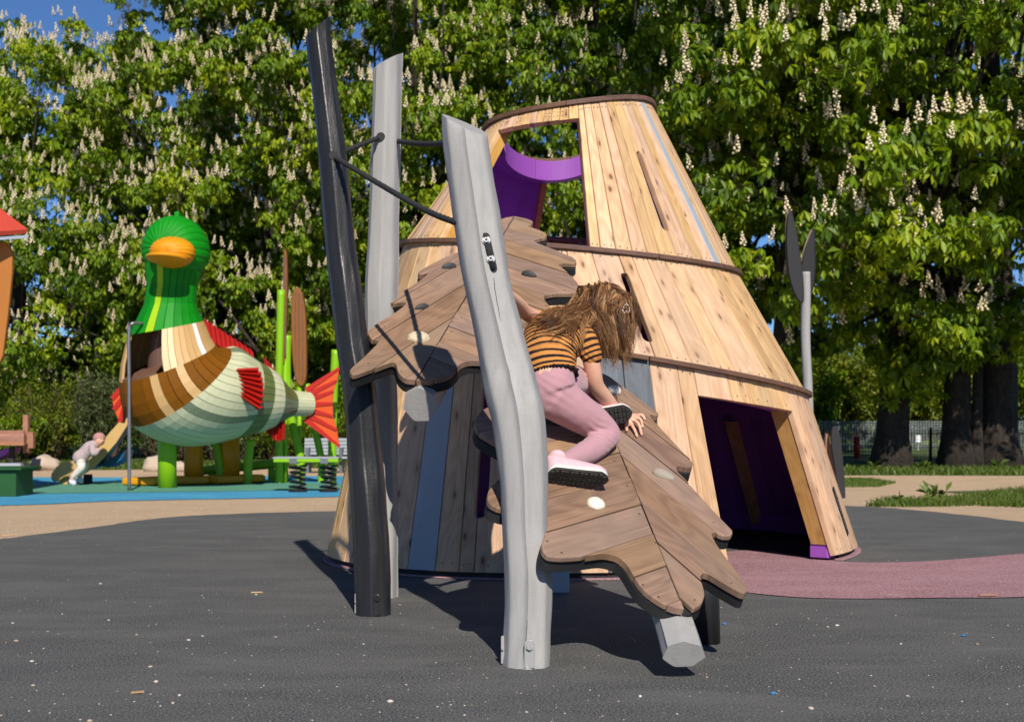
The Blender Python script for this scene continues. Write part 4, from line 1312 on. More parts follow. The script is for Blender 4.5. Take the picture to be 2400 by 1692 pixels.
def duck_band(f0, f1, N, name, pick, seg=3, th=.035):
    for k in range(N):
        a0 = 2 * math.pi * k / N; a1 = 2 * math.pi * (k + 1) / N
        mat = pick(math.degrees((a0 + a1) / 2), k)
        if mat is None: continue
        g = (a1 - a0) * .035
        vs = []; fs = []
        for s in range(seg + 1):
            f = f0 + (f1 - f0) * s / seg
            for a in (a0 + g, a1 - g):
                p, c = dring(f, a); q = (c - p).normalized()
                vs += [p, p + q * th]
        for s in range(seg):
            b = 4 * s
            fs += [(b, b + 2, b + 6, b + 4), (b + 1, b + 5, b + 7, b + 3), (b, b + 4, b + 5, b + 1), (b + 2, b + 3, b + 7, b + 6)]
        fs += [(0, 1, 3, 2), (4 * seg, 4 * seg + 2, 4 * seg + 3, 4 * seg + 1)]
        mb = MB(); mb.add(vs, fs); mb.build(name, M[mat], duck)
duck_band(0, 3, 24, 'neck_plank', lambda a, k: 'lime_stripe' if k == 9 else 'green', 4)
duck_band(3, 4, 44, 'body_plank', lambda a, k: None if 124 < a < 190 else ('white_plank' if k == 8 else 'pale_beige' if k in (14, 13) else 'beige'), 3)
duck_band(4, 5, 36, 'body_plank', lambda a, k: 'beige' if k in (10, 13) else 'brown', 4)
duck_band(5, 7, 44, 'body_plank', lambda a, k: 'sage' if k in (2, 3, 14, 33, 34) else 'cream', 10)
duck_band(7, 8, 34, 'body_plank', lambda a, k: 'olive' if k % 9 else 'sage', 3)
duck_band(8, 9, 34, 'body_plank', lambda a, k: 'cream', 2)
duck_band(9, 10, 30, 'body_plank', lambda a, k: 'olive' if k not in (7, 8, 9, 20) else 'sage', 4)
duck_band(10, 11, 24, 'tail_stub_plank', lambda a, k: 'cream', 1)
# brown sill and inside of the cabin opening
p0, c = dring(4, R(138)); vs = [dring(4.0, R(a))[0].lerp(dring(4.0, R(a))[1], .02) for a in (132, 145, 158, 171, 184, 192)]
vi = [v.lerp(P(400, 845, 15.75), .42) + Vector((0, 0, .02)) for v in vs]
mb = MB(); mb.prism(vs + vi[::-1], (0, 0, .03)); mb.build('cabin_floor', M['trim'], duck)
vs = []
for f in (3.05, 4.0):
    for a in (120, 135, 150, 165, 180, 200):
        p, c = dring(f, R(a)); vs.append(p.lerp(c, .62))
mb = MB(); mb.add(vs, [(i, i + 1, i + 7, i + 6) for i in range(5)]); o = mb.build('cabin_wall', M['trim'], duck); o.modifiers.new('solid', 'SOLIDIFY').thickness = .02
# head: a fluted hood facing the camera, tapering down into the neck
hc = P(413, 590, 15.45)
axis = Vector((-.22, -.97, .0)).normalized(); hx = axis.cross(uz).normalized(); hy = hx.cross(axis)
Mh = Matrix((hx, hy, axis)).transposed()
def hood(d):
    a = math.atan2(d.y, d.x)
    q = 1 - .030 * abs(math.cos(a * 13)) ** 14
    if d.y < -.2: q *= 1 - .22 * (-.2 - d.y)
    if d.z > .55: q *= 1 - .35 * (d.z - .55)
    return q
mb = MB(); mb.ball(hc, (.39, .43, .46), 208, 24, hood, Mh); mb.build('head', M['green'], duck, True)
mb = MB(); mb.box(P(419, 506, 15.45), (.06, .2, .07)); bevel(mb.build('crest', M['green'], duck), .01)
bc = P(404, 592, 15.08)
mb = MB(); mb.ball(bc, (.275, .185, .24), 84, 16, lambda d: 1 - .04 * abs(math.cos(math.atan2(d.y, d.x) * 11)) ** 12, Mh)
bill = mb.build('bill', M['orange'], duck, True)
lc = P(391, 607, 14.88)
mb = MB(); mb.ball(lc, (.235, .055, .26), 40, 16, lambda d: 1.0, Mh @ Matrix.Rotation(R(-6), 3, 'X')); mb.build('bill_lip', M['orange'], bill, True)
# fins
def fan(name, D, rays, th=.03, rw=.022, taper=.35, dd=0.0, ridge=0.0):
    """rays: ((x0,y0),(x1,y1)) in order; orange web with red ribs"""
    A = [P(a[0], a[1], D) for a, b in rays]; B = [P(b[0], b[1], D + dd) for a, b in rays]
    web = MB(); n = len(rays)
    if ridge: A = [p + Vector((0, -.0, 0)) for p in A]
    vs = []
    for off in (-th / 2, th / 2):
        for i in range(n): vs += [A[i] + Vector((0, off, 0)), B[i] + Vector((0, off, 0))]
        # scallop between ribs
    fs = []
    for i in range(n - 1):
        fs.append((2 * i, 2 * i + 1, 2 * i + 3, 2 * i + 2))
        m = 2 * n; fs.append((m + 2 * i, m + 2 * i + 2, m + 2 * i + 3, m + 2 * i + 1))
        fs.append((2 * i + 1, m + 2 * i + 1, m + 2 * i + 3, 2 * i + 3)); fs.append((2 * i, 2 * i + 2, m + 2 * i + 2, m + 2 * i))
    fs += [(0, 2 * n, 2 * n + 1, 1), (2 * n - 2, 2 * n - 1, 4 * n - 1, 4 * n - 2)]
    web.add(vs, fs); w = web.build(name, M['red'] if ridge else M['fin_orange'], duck)
    for i in range(n):
        a, b = A[i], B[i]; d = (b - a).normalized(); s = d.cross(Vector((0, 1, 0))).normalized(); mb = MB()
        if ridge:
            y = Vector((0, -(th / 2 + ridge), 0)); y2 = Vector((0, th / 2 + .005, 0))
            vs = [a - s * rw, a + s * rw, a + y * .8, b - s * rw * taper, b + s * rw * taper, b + y]
            mb.add([v + y2 * 0 for v in vs], [(0, 2, 1), (3, 4, 5), (0, 3, 5, 2), (1, 2, 5, 4), (0, 1, 4, 3)])
        else:
            y = Vector((0, th / 2 + .014, 0))
            q = [a - s * rw, a + s * rw, b + s * rw * taper, b - s * rw * taper]
            mb.add([v - y for v in q] + [v + y for v in q], [(0, 1, 2, 3), (7, 6, 5, 4), (0, 4, 5, 1), (1, 5, 6, 2), (2, 6, 7, 3), (3, 7, 4, 0)])
        mb.build('fin_rib', M['red'], w)
fan('tail_fin', 16.7, [((718, 915), (797, 862)), ((722, 926), (790, 892)), ((724, 937), (782, 917)), ((725, 948), (780, 946)), ((724, 960), (781, 976)), ((722, 972), (790, 1008)), ((716, 982), (796, 1046))], .035, .035, .5)
fan('side_fin', 15.35, [((556, 868), (606, 868)), ((560, 874), (612, 878)), ((562, 882), (615, 892)), ((563, 890), (617, 904)), ((562, 899), (617, 918)), ((560, 907), (616, 932)), ((557, 914), (613, 946)), ((553, 918), (612, 958))], .03, .024, 1.5, .05, .07)
fan('belly_fin', 16.3, [((634, 986), (618, 1005)), ((644, 983), (630, 1018)), ((652, 978), (641, 1028)), ((660, 976), (652, 1034)), ((665, 970), (662, 1030))], .03, .024, 1.3, 0, .06)
fan('far_side_fin', 15.9, [((292, 905), (266, 935)), ((294, 930), (270, 960)), ((296, 950), (284, 990))], .1, .03, .9)
def comb(name, p0, p1, n, h0, h1, dx):
    grp = None
    for i in range(n):
        f = i / (n - 1); p = p0.lerp(p1, f); h = h0 + (h1 - h0) * f
        w = (p1 - p0).length / n * .46
        mb = MB(); t_ = (p1 - p0).normalized()
        v = [p - t_ * w - uz * .08, p + t_ * w - uz * .08, p + t_ * w * .9 + uz * h + Vector((dx, 0, 0)), p - t_ * w * .9 + uz * (h + .03) + Vector((dx, 0, 0))]
        mb.prism([x - sv * -.03 for x in v], -sv * .06 * 1.0); o = mb.build(name, M['red'] if i % 2 == 0 else M['red'], duck)
comb('back_fin_rib', P(488, 782, 15.75), P(592, 842, 16.15), 10, .14, .10, -.03)
comb('rear_fin_rib', P(628, 870, 16.3), P(672, 908, 16.5), 8, .13, .03, -.03)
# legs, feet and pole
def leg(px, y0, y1, D, r, mat, name='leg'):
    mb = MB(); a, b = P(px, y0, D), G(px, 1000 + FPX * EYE / D); mb.tube([a, a.lerp(b, .5), b + Vector((0, 0, -.02))], r, 20); return mb.build(name, mat, duck, True)
leg(392, 985, 1143, 15.7, .112, M['lime'], 'support_pole')
leg(538, 1000, 1120, 17.2, .135, M['yellow'])
leg(454, 1020, 1120, 17.0, .125, M['yellow'])
def foot(cx, D, w, name='foot'):
    q = G(cx, 1000 + FPX * EYE / D); mb = MB()
    pts = [Vector((q.x - w * 1.05, q.y - .45, .015)), Vector((q.x - w * .1, q.y - .62, .015)), Vector((q.x + w * 1.1, q.y - .1, .015)), Vector((q.x + w * .9, q.y + .2, .015)), Vector((q.x - w * .2, q.y + .25, .015))]
    mb.prism(pts, (0, 0, .09)); bevel(mb.build(name, M['yellow'], duck), .02)
foot(545, 17.2, .42); foot(400, 16.7, .48)

# ---------------------------------------------------------------- slide behind the duck
sl0 = G(200, 1140)
slide = empty('slide', (sl0.x, sl0.y, 0), 'tan sided slide with blue chute running down behind the duck', 'slide')
SD = 16.62
spath = [(290, 985), (258, 1028), (232, 1064), (210, 1090), (190, 1098), (168, 1096), (148, 1101), (134, 1112), (126, 1124)]
cl = spline(spath, 6)
sout = [(300, 965), (316, 972), (299, 996), (273, 1037), (243, 1072), (223, 1092), (198, 1110), (185, 1113), (171, 1113), (149, 1118), (137, 1128), (125, 1129), (119, 1121), (120, 1110), (133, 1093), (149, 1085), (169, 1080), (184, 1082), (196, 1084), (206, 1077), (233, 1043), (258, 1012)]
for dd in (0.0, .55):
    mb = MB(); mb.prism([P(x, y, SD + dd) for x, y in sout], (0, .04, 0)); bevel(mb.build('side_board', M['tan'], slide), .008)
mb = MB(); vs = []
pts = [P(q[0], q[1], SD + .04) for q in cl]
for i, p in enumerate(pts):
    vs += [p, p + Vector((0, .51, 0)), p + Vector((0, .51, -.025)), p + Vector((0, 0, -.025))]
fs = []
for i in range(len(pts) - 1):
    for k in range(4): fs.append((4 * i + k, 4 * i + (k + 1) % 4, 4 * i + 4 + (k + 1) % 4, 4 * i + 4 + k))
mb.add(vs, fs); mb.build('chute', M['slide_blue'], slide)
mb = MB(); a = [P(228, 1092, 16.9), P(292, 1055, 16.9), P(288, 1075, 16.9), P(255, 1095, 16.9)]
mb.prism(a, (0, .4, 0)); mb.build('chute_skirt', M['slide_blue'], slide)
for px, m_, w in ((143, 'tan', .11), (199, 'black_board', .1)):
    q = P(px, 1112, SD); mb = MB(); mb.box((q.x, q.y + .12, q.z / 2), (w, .06, q.z)); mb.build('slide_leg', M[m_], slide)

# steel handrail pole
hp = G(303, 1150)
mb = MB(); mb.tube([Vector(q) for q in spline([Vector((hp.x, hp.y, -.02)), P(303, 950, 15), P(302, 790, 15), P(304, 766, 15), P(312, 758, 15.0), P(330, 758, 15.1), P(350, 763, 15.3)], 6)], .021, 14)
tag(mb.build('handrail', M['steel'], None, True), 'bent steel handrail pole standing in front of the duck', 'handrail')

# ---------------------------------------------------------------- spring board
q = G(720, 1152)
sb = empty('spring_seesaw', (q.x, q.y, 0), 'green balance plank mounted on two black coil springs', 'spring rocker')
D = 14.8
a, b = P(646, 1079, D), P(797, 1077, D)
mb = MB(); mb.box((a + b) / 2, ((b - a).length, .30, .045)); bevel(mb.build('plank', M['lime'], sb), .008)
mb = MB(); mb.box((a + b) / 2 + Vector((0, 0, .031)), ((b - a).length * 1.01, .31, .014)); mb.build('tread', M['grey_plank'], sb)
for px in (698, 770):
    c0 = G(px, 1000 + FPX * EYE / D); zt = P(px, 1086, D).z; pts = []
    for i in range(121):
        f = i / 120; an = f * 2 * math.pi * 5
        rr = .10 - .02 * math.sin(math.pi * f)
        pts.append(Vector((c0.x + rr * math.cos(an), c0.y + rr * math.sin(an), .03 + (zt - .05) * f)))
    mb = MB(); mb.tube(pts, .014, 8); s_ = mb.build('spring', M['post_black'], sb, True)
    mb = MB(); mb.tube([Vector((c0.x, c0.y, 0)), Vector((c0.x, c0.y, .03))], .11, 20); mb.build('spring_foot', M['post_black'], s_)
    mb = MB(); mb.box(P(px - 6, 1079, D), (.09, .315, .06)); mb.build('clamp', M['dark_grey'], s_)

# ---------------------------------------------------------------- reed bed climbing poles
def reed(label, pts, r, D=17.0, mat='lime'):
    pp = [P(x, y, D) for x, y in pts]; pp[-1] = Vector((pp[-1].x, D, -.02))
    mb = MB(); mb.tube([Vector(q) for q in spline(pp, 6)], r, 16); o = mb.build('reed_pole', M[mat], None, True)
    tag(o, label, 'pole', 'lime green reed poles behind the duck tail')
reed('straight lime green pole beside the thin cattail', [(659, 680), (656, 800), (653, 950), (654, 1060), (655, 1128)], .052)
reed('bent lime green pole crossing behind the tail stub', [(673, 786), (672, 880), (682, 980), (700, 1050), (704, 1090), (702, 1128)], .06, 17.2)
reed('lime green pole behind the red tail fin', [(718, 900), (733, 980), (748, 1050), (754, 1090), (753, 1128)], .05, 17.4)
reed('upright lime green pole right of the red tail fin', [(787, 820), (782, 920), (779, 1040), (778, 1128)], .058, 17.3)
reed('short lime green pole under the tail stub', [(664, 1000), (662, 1060), (668, 1128)], .06, 17.6)
reed('dark green slim pole behind the yellow leg', [(586, 1030), (582, 1080), (580, 1130)], .06, 16.9)
reed('slanted green pole under the duck belly', [(506, 1040), (514, 1085), (520, 1130)], .06, 17.1)
mb = MB(); mb.tube([Vector(q) for q in spline([P(436, 1108, 17.6), P(510, 1099, 17.6), P(590, 1092, 17.6), P(650, 1086, 17.6)], 6)], .062, 16)
bb = empty('balance_beam', (P(540, 1100, 17.6).x, 17.6, 0), 'low lime green balance beam behind the duck legs', 'balance beam')
mb.build('beam', M['lime'], bb, True)
for px in (500, 640):
    q = P(px, 1098, 17.62); mb = MB(); mb.box((q.x, q.y, q.z / 2), (.12, .1, q.z)); mb.build('beam_support', M['lime'], bb)
def cattail(label, outline, D, th):
    pts = [P(q[0], q[1], D) for q in closed_spline(outline, 3)]
    root = empty('cattail', (pts[0].x, D, 0), label, 'cattail', 'brown cattail heads')
    mb = MB(); mb.prism(pts, (0, th, 0)); bevel(mb.build('cattail_head', M['cattail'], root), .012)
    xs = [p.x for p in pts]; zs = [p.z for p in pts]; cx = (min(xs) + max(xs)) / 2
    for f in (-.22, .02, .26):
        x = cx + f * (max(xs) - min(xs))
        m2 = MB(); m2.box((x, D - .006, (min(zs) + max(zs)) / 2), (.008, .02, (max(zs) - min(zs)) * .86)); m2.build('groove', M['trim'], root)
    m2 = MB(); m2.tube([Vector((cx, D + th / 2, min(zs) + .1)), Vector((cx, D + th / 2, -.02))], .03, 10); m2.build('stem', M['lime'], root, True)
cattail('tall slim brown cattail seen edge on', [(665, 592), (671, 592), (673, 640), (672, 740), (668, 840), (663, 850), (661, 800), (663, 700)], 17.1, .1)
cattail('broad brown cattail board above the tail fin', [(692, 672), (704, 680), (712, 705), (717, 760), (718, 850), (716, 890), (706, 905), (695, 895), (686, 850), (682, 760), (684, 700)], 17.2, .12)

# bench
q = G(760, 1108)
bn = empty('bench', (q.x, 21, 0), 'grey slatted bench behind the lime green poles', 'bench')
for k in range(5):
    p = P(764, 1030 + k * 8, 21.2 - k * .04); mb = MB(); mb.box(p, (.70, .03, .045)); mb.build('slat', M['grey_plank'], bn)
for k in range(3):
    p = P(764, 1072, 21.0 - k * .12); mb = MB(); mb.box(p, (.70, .1, .03)); mb.build('seat_slat', M['grey_plank'], bn)
for px in (722, 800):
    p = P(px, 1072, 20.95); mb = MB(); mb.box((p.x, p.y + .05, .2), (.05, .3, .42)); mb.build('leg', M['dark_grey'], bn)

# ---------------------------------------------------------------- play house cut by the left picture edge
q = G(-60, 1165)
ph = empty('play_house', (q.x, 13.6, 0), 'play house with pointed red roof and orange boards at the left edge', 'play house')
M['roof_red'] = paint('roof_red', (.42, .045, .025), .5, .1, .1, 5)
M['roof_under'] = paint('roof_under', (.33, .38, .46), .5, .1, .1, 5)
M['board_orange'] = paint('board_orange', (.36, .13, .02), .5, .15, .15, 6, True)
M['dark_green'] = paint('dark_green', (.012, .07, .015), .5, .15, .15, 6)
a = P(66, 538, 13.5); apx = P(-170, 360, 14.0)
b1 = P(-260, 560, 12.9); b2 = P(-260, 548, 15.2)
mb = MB(); mb.add([a, b1, b2, apx], [(0, 3, 1), (0, 2, 3), (1, 3, 2)]); r_ = mb.build('roof', M['roof_red'], ph); r_.modifiers.new('solid', 'SOLIDIFY').thickness = .05
mb = MB(); mb.add([v + Vector((0, 0, -.06)) for v in (a, b1, b2)], [(0, 1, 2)]); r2 = mb.build('roof_soffit', M['roof_under'], r_); r2.modifiers.new('solid', 'SOLIDIFY').thickness = .03
pts = [P(-70, 570, 13.6), P(12, 566, 13.6), P(29, 590, 13.6), P(28, 640, 13.6), P(18, 740, 13.6), P(6, 835, 13.6), P(-70, 1000, 13.6)]
mb = MB(); mb.prism(pts, (0, .06, 0)); bevel(mb.build('side_board', M['board_orange'], ph), .01)
mb = MB(); c0 = G(-40, 1163); mb.box((c0.x - .1, c0.y + .2, .14), (.95, .5, .29)); bevel(mb.build('base_box', M['dark_green'], ph), .01)
mb = MB(); mb.box((c0.x - .1, c0.y + .2, .30), (1.1, .6, .025)); mb.build('base_lid', M['dark_green'], ph)
mb = MB(); mb.box((c0.x - .45, c0.y + .25, 1.4), (.1, .1, 2.4)); mb.build('corner_post', M['board_orange'], ph)
mb = MB(); mb.box((c0.x - .45, c0.y + 1.2, 1.4), (.1, .1, 2.4)); mb.build('corner_post', M['board_orange'], ph)

# small brown hut far left
hq = P(20, 1000, 21.5)
hut = empty('climbing_hut', (hq.x, 21.5, 0), 'small reddish brown wooden climbing hut beside the left shrubs', 'play house')
M['hut'] = wood('reddish_board', (.36, .17, .10), (.22, .10, .06), (.1, .05, .03), .2, None)
for px, y0, y1 in ((62, 972, 1062), (74, 1012, 1050), (-30, 960, 1100)):
    p, p2 = P(px, y0, 21.5), P(px, y1, 21.5); mb = MB(); mb.box((p + p2) / 2, (.085, .1, p.z - p2.z)); mb.build('post', M['hut'], hut)
for k in range(5):
    p = P(15, 1012 + k * 7, 21.45 - k * .1); mb = MB(); mb.box(p, (.62, .11, .05)); mb.build('platform_plank', M['hut'], hut)
for k in range(3):
    p = P(-5, 1088 + k * 4, 21.2 - k * .12); mb = MB(); mb.box(p, (.80, .13, .04)); mb.build('step_board', M['grey_plank'], hut)
mb = MB(); mb.prism([P(-40, 1070, 21.3), P(22, 1048, 21.3), P(22, 1060, 21.3), P(-40, 1090, 21.3)], (0, .4, 0)); mb.build('purple_chute', M['purple'], hut)
for px in (28, -38):
    p = P(px, 1048, 21.3); mb = MB(); mb.box((p.x, p.y, p.z / 2), (.07, .08, p.z)); mb.build('leg', M['black_board'], hut)
# boulders
M['stone'] = paint('boulder', (.42, .34, .26), .9, .3, .8, 5)
def boulder(label, px, py, r, sd_):
    c = G(px, py); mb = MB()
    mb.ball((c.x, c.y, r * .35), (r, r * .8, r * .62), 20, 12, lambda d: 1 + .28 * mnoise.noise(d * 1.6 + Vector((sd_, 0, 0))) + .1 * mnoise.noise(d * 4 + Vector((0, sd_, 0))))
    tag(mb.build('boulder', M['stone'], None, True), label, 'boulder', 'pale boulders along the grass')
boulder('pale boulder between the brown hut and the slide', 104, 1101, .26, 1)
boulder('pale boulder left of the hut steps', 38, 1104, .2, 2)
boulder('rounded boulder right of the steel handrail', 368, 1103, .27, 3)
boulder('small boulder between the duck legs', 420, 1104, .16, 4)

# ---------------------------------------------------------------- leaf sculpture on a grey pole, right of the tower
q = G(1897, 1204.5)
ls = empty('leaf_sculpture', (q.x, q.y, 0), 'two black leaf blades on a grey pole behind the tower', 'sculpture')
D = 11.0
mb = MB(); mb.tube([Vector(p) for p in spline([Vector((q.x, q.y, -.02)), P(1896, 1000, D), P(1893, 900, D), P(1888, 790, D), P(1889, 700, D), P(1888, 638, D)], 6)], .04, 18, True, hewn(8, .5, 51, .04))
mb.build('pole', M['post_grey'], ls, True)
def blade(outline, D, th, edge_dx):
    sm = closed_spline(outline, 4)
    fr = [P(x, y, D) for x, y in sm]
    mb = MB(); mb.prism(fr, (.02, th, 0)); bl = mb.build('blade', M['black_board'], ls); bevel(bl, .006)
    cx = sum(p[0] for p in sm) / len(sm); cy = sum(p[1] for p in sm) / len(sm)
    bk = [P(x + edge_dx, y, D + th + .004) for x, y in sm]
    mb = MB(); mb.prism(bk, (.01, .03, 0)); bevel(mb.build('brown_face', M['hard'], bl), .004)
blade([(1850, 490), (1862, 530), (1872, 590), (1880, 650), (1881, 706), (1866, 694), (1852, 655), (1845, 600), (1844, 540)], 10.93, .035, -4)
blade([(1906, 538), (1908, 580), (1908, 640), (1900, 690), (1888, 708), (1879, 660), (1880, 620), (1888, 580), (1897, 555)], 11.08, .035, -4)
# black petal board with two brown pegs
q = G(1975, 1166)
pb = empty('petal_board', (q.x, q.y, 0), 'black curved petal board standing right of the tower', 'play board')
D = q.y
sm = closed_spline([(1950, 1006), (1962, 1000), (1971, 1030), (1977, 1090), (1982, 1160), (1978, 1170), (1966, 1168), (1958, 1100), (1950, 1050)], 4)
mb = MB(); mb.prism([P(x, y, D) for x, y in sm], (0, .05, 0)); bevel(mb.build('board', M['black_board'], pb), .006)
for k, (x0, y0, x1) in enumerate([(1935, 1020, 1944), (1945, 1036, 1957)]):
    sm = closed_spline([(x0, y0 + 8), ((x0 + x1) / 2, y0), (x1, y0 + 8), (x1 + 4, 1168), (x0 + 2, 1168)], 4)
    mb = MB(); mb.prism([P(x, y, D + .12 + .1 * k) for x, y in sm], (0, .05, 0)); bevel(mb.build('brown_peg', M['hut'], pb), .006)
q = P(2008, 1050, 30)
mb = MB(); mb.tube([Vector((q.x, 30, 0)), Vector((q.x, 30, .3)), Vector((q.x, 30, .52))], [.06, .075, .07], 16); tag(mb.build('red_container', M['red'], None, True), 'small red container standing beyond the black wire fence', 'container')

# ---------------------------------------------------------------- loose stones and litter on the rubber
t = NT('pebble')
at = t.new('ShaderNodeAttribute'); at.attribute_name = 'tone'
t.base(t.ramp(at.outputs['Fac'], [(0, (.22, .15, .09)), (.5, (.40, .33, .25)), (1, (.58, .55, .50))])); t.rough(.9)
M['pebble'] = t.m
def ico():
    bm = bmesh.new(); bmesh.ops.create_icosphere(bm, subdivisions=1, radius=1)
    V = np.array([v.co[:] for v in bm.verts]); F = np.array([[v.index for v in f.verts] for f in bm.faces]); bm.free(); return V, F
IV, IF = ico()
def stones(name, label, pos, size, mat):
    n = len(pos)
    a = rng.uniform(0, 6.28, n); sc = np.stack([rng.uniform(.7, 1.4, n), rng.uniform(.6, 1.0, n), rng.uniform(.35, .6, n)], 1) * size[:, None]
    v = IV[None] * (1 + rng.normal(0, .16, (n, len(IV), 1))) * sc[:, None]
    x = v[..., 0] * np.cos(a)[:, None] - v[..., 1] * np.sin(a)[:, None]; y = v[..., 0] * np.sin(a)[:, None] + v[..., 1] * np.cos(a)[:, None]
    V = np.stack([x + pos[:, :1], y + pos[:, 1:2], v[..., 2] + pos[:, 2:3] + sc[:, 2:3] * .5], 2).reshape(-1, 3)
    F = (IF[None] + (np.arange(n) * len(IV))[:, None, None]).reshape(-1, 3)
    o = mk_np(name, V, F, mat, None, False, False, np.repeat(rng.uniform(0, 1, n) ** .8, len(IV))); tag(o, label, 'gravel', None, 'stuff')
n = 1300
px = rng.uniform(-100, 2500, n); py = 1200 + rng.uniform(0, 1, n) ** .8 * 520
pp = np.array([G(a, b)[:] for a, b in zip(px, py)])
padl = [np.array(p) for p in padc]
ok = np.array([point_in(p[:2], padl) for p in pp])
pp = pp[ok]
stones('gravel', 'tiny pale stones strewn over the black rubber', pp, np.clip(rng.lognormal(-6.4, .5, len(pp)), .0008, .005), M['pebble'])
bigpx = [(14, 1506), (38, 1502), (112, 1480), (320, 1488), (442, 1500), (365, 1598), (420, 1630), (405, 1648), (353, 1562), (255, 1453), (645, 1492), (870, 1458), (600, 1393), (235, 1368), (160, 1360), (915, 1645), (210, 1690), (2235, 1486), (2290, 1510), (2240, 1258), (1900, 1660), (1500, 1632), (1962, 1466), (2135, 1390), (2050, 1608), (1940, 1470), (1895, 1450), (30, 1460), (78, 1606), (75, 1550)]
pp = np.array([G(a, b)[:] for a, b in bigpx])
stones('gravel', 'larger beige stones lying on the black rubber', pp, rng.uniform(.005, .0095, len(pp)), M['pebble'])
M['blue_bit'] = paint('blue_bit', (.03, .15, .32), .7, .2, 0, 9)
for k, (a, b, lab) in enumerate([(1812, 1627, 'blue rubber crumb nearest the bottom edge'), (2259, 1491, 'blue rubber crumb at the right on the black ground'), (1698, 1464, 'blue rubber crumb beside the beam end')]):
    c = G(a, b); mb = MB(); mb.ball((c.x, c.y, .004), (.009, .006, .005), 8, 6, lambda d: 1 + .5 * mnoise.noise(d * 2 + Vector((k, 0, 0))))
    tag(mb.build('rubber_crumb', M['blue_bit'], None), lab, 'crumb', 'blue rubber crumbs')
c = G(2316, 1400); mb = MB(); mb.box((c.x, c.y, .012), (.085, .012, .008), R(8)); bevel(mb.build('stick', M['hut'], None), .002); tag(bpy.data.objects['stick'], 'short reddish stick at the lower edge of the mauve path', 'stick')
for k, (a, b, w, lab) in enumerate([(602, 1390, .05, 'pale wood chip left of the black post'), (322, 1625, .035, 'pale wood chip near the lower left corner'), (15, 1255, .12, 'thin twig at the left edge of the rubber')]):
    c = G(a, b); mb = MB(); mb.box((c.x, c.y, .005), (w, .009, .005), R(20 * k + 5)); tag(mb.build('wood_chip', M['pine'], None), lab, 'wood chip', 'wood chips on the ground')
# coarse sand grains near the pad edge
n = 2500
sp_ = rng.uniform(0, 1, n); k_ = rng.integers(0, 40, n)
edge = np.array([padc[i] for i in range(0, len(padc))]); ei = rng.integers(0, 62, n)
base = edge[ei]; outw = unit(base - np.array([[.3, 4.5]]))
pp = np.concatenate([base + outw * rng.uniform(.01, 1.3, n)[:, None] ** 1.4 + rng.normal(0, .12, (n, 2)), np.full((n, 1), -.006)], 1)
stones('gravel', 'coarse sand grains along the edge of the rubber', pp, np.clip(rng.lognormal(-5.75, .4, n), .0015, .007), M['pebble'])
# ---------------------------------------------------------------- people
def m_skin(name, col, red):
    t = NT(name); c = t.coord('Object'); n1 = t.noise(c, 22, 4, .6); n2 = t.noise(c, 180, 3, .6)
    t.base(t.mix(t.math('MULTIPLY', t.gray(n1, .4, .7), .5), col, red)); t.rough(.5); t.spec(.35)
    t.b.inputs['Subsurface Weight'].default_value = .12
    t.b.inputs['Subsurface Radius'].default_value = (.012, .005, .003)
    t.b.inputs['Subsurface Scale'].default_value = 1.0
    t.bump(n2, .12, .002); return t.m
M['skin'] = m_skin('skin', (.66, .385, .265), (.62, .29, .20))
def m_stripe():
    t = NT('striped_jersey')
    at = t.new('ShaderNodeAttribute'); at.attribute_name = 'tone'
    c = t.coord('Object'); n1 = t.noise(c, 14, 3, .6); n2 = t.noise(c, 420, 2, .6)
    ph = t.math('ADD', at.outputs['Fac'], t.math('MULTIPLY', n1, .004))
    f = t.math('FRACT', t.math('MULTIPLY', ph, 1 / .0195))
    st = t.ramp(f, [(.0, (.018, .012, .012)), (.40, (.018, .012, .012)), (.45, (.48, .205, .055)), (.95, (.48, .205, .055)), (1.0, (.018, .012, .012))])
    t.base(st); t.rough(.9); t.spec(.15); t.bump(n2, .3, .002); return t.m
M['stripe'] = m_stripe()
t = NT('pink_rib_leggings')
at = t.new('ShaderNodeAttribute'); at.attribute_name = 'tone'
c = t.coord('Object'); n1 = t.noise(c, 18, 4, .6)
rib = t.math('SINE', t.math('MULTIPLY', at.outputs['Fac'], 2 * math.pi / .0042))
t.base(t.mix(t.math('MULTIPLY_ADD', rib, .08, .2), (.44, .245, .275), (.38, .20, .235))); t.rough(.9); t.spec(.15)
t.b.inputs['Sheen Weight'].default_value = .2
t.bump(rib, .15, .001)
M['leggings'] = t.m
t = NT('hair')
at = t.new('ShaderNodeAttribute'); at.attribute_name = 'tone'
t.base(t.ramp(at.outputs['Fac'], [(0, (.032, .014, .007)), (.35, (.088, .036, .013)), (.65, (.215, .098, .038)), (1, (.50, .29, .13))])); t.rough(.46); t.spec(.35)
M['hair'] = t.m
M['shoe_pink'] = paint('pink_shoe', (.66, .42, .46), .6, .12, .2, 30, dirt=(.72, .62, .62))
M['shoe_white'] = paint('white_midsole', (.72, .68, .62), .6, .08, .1, 30)
M['sole'] = paint('black_sole', (.028, .027, .026), .8, .3, .3, 40, dirt=(.06, .055, .05))
M['pearl'] = paint('pearl', (.85, .83, .80), .2, .05, 0, 9)
M['eye'] = paint('eye', (.03, .02, .015), .2, .05, 0, 9)

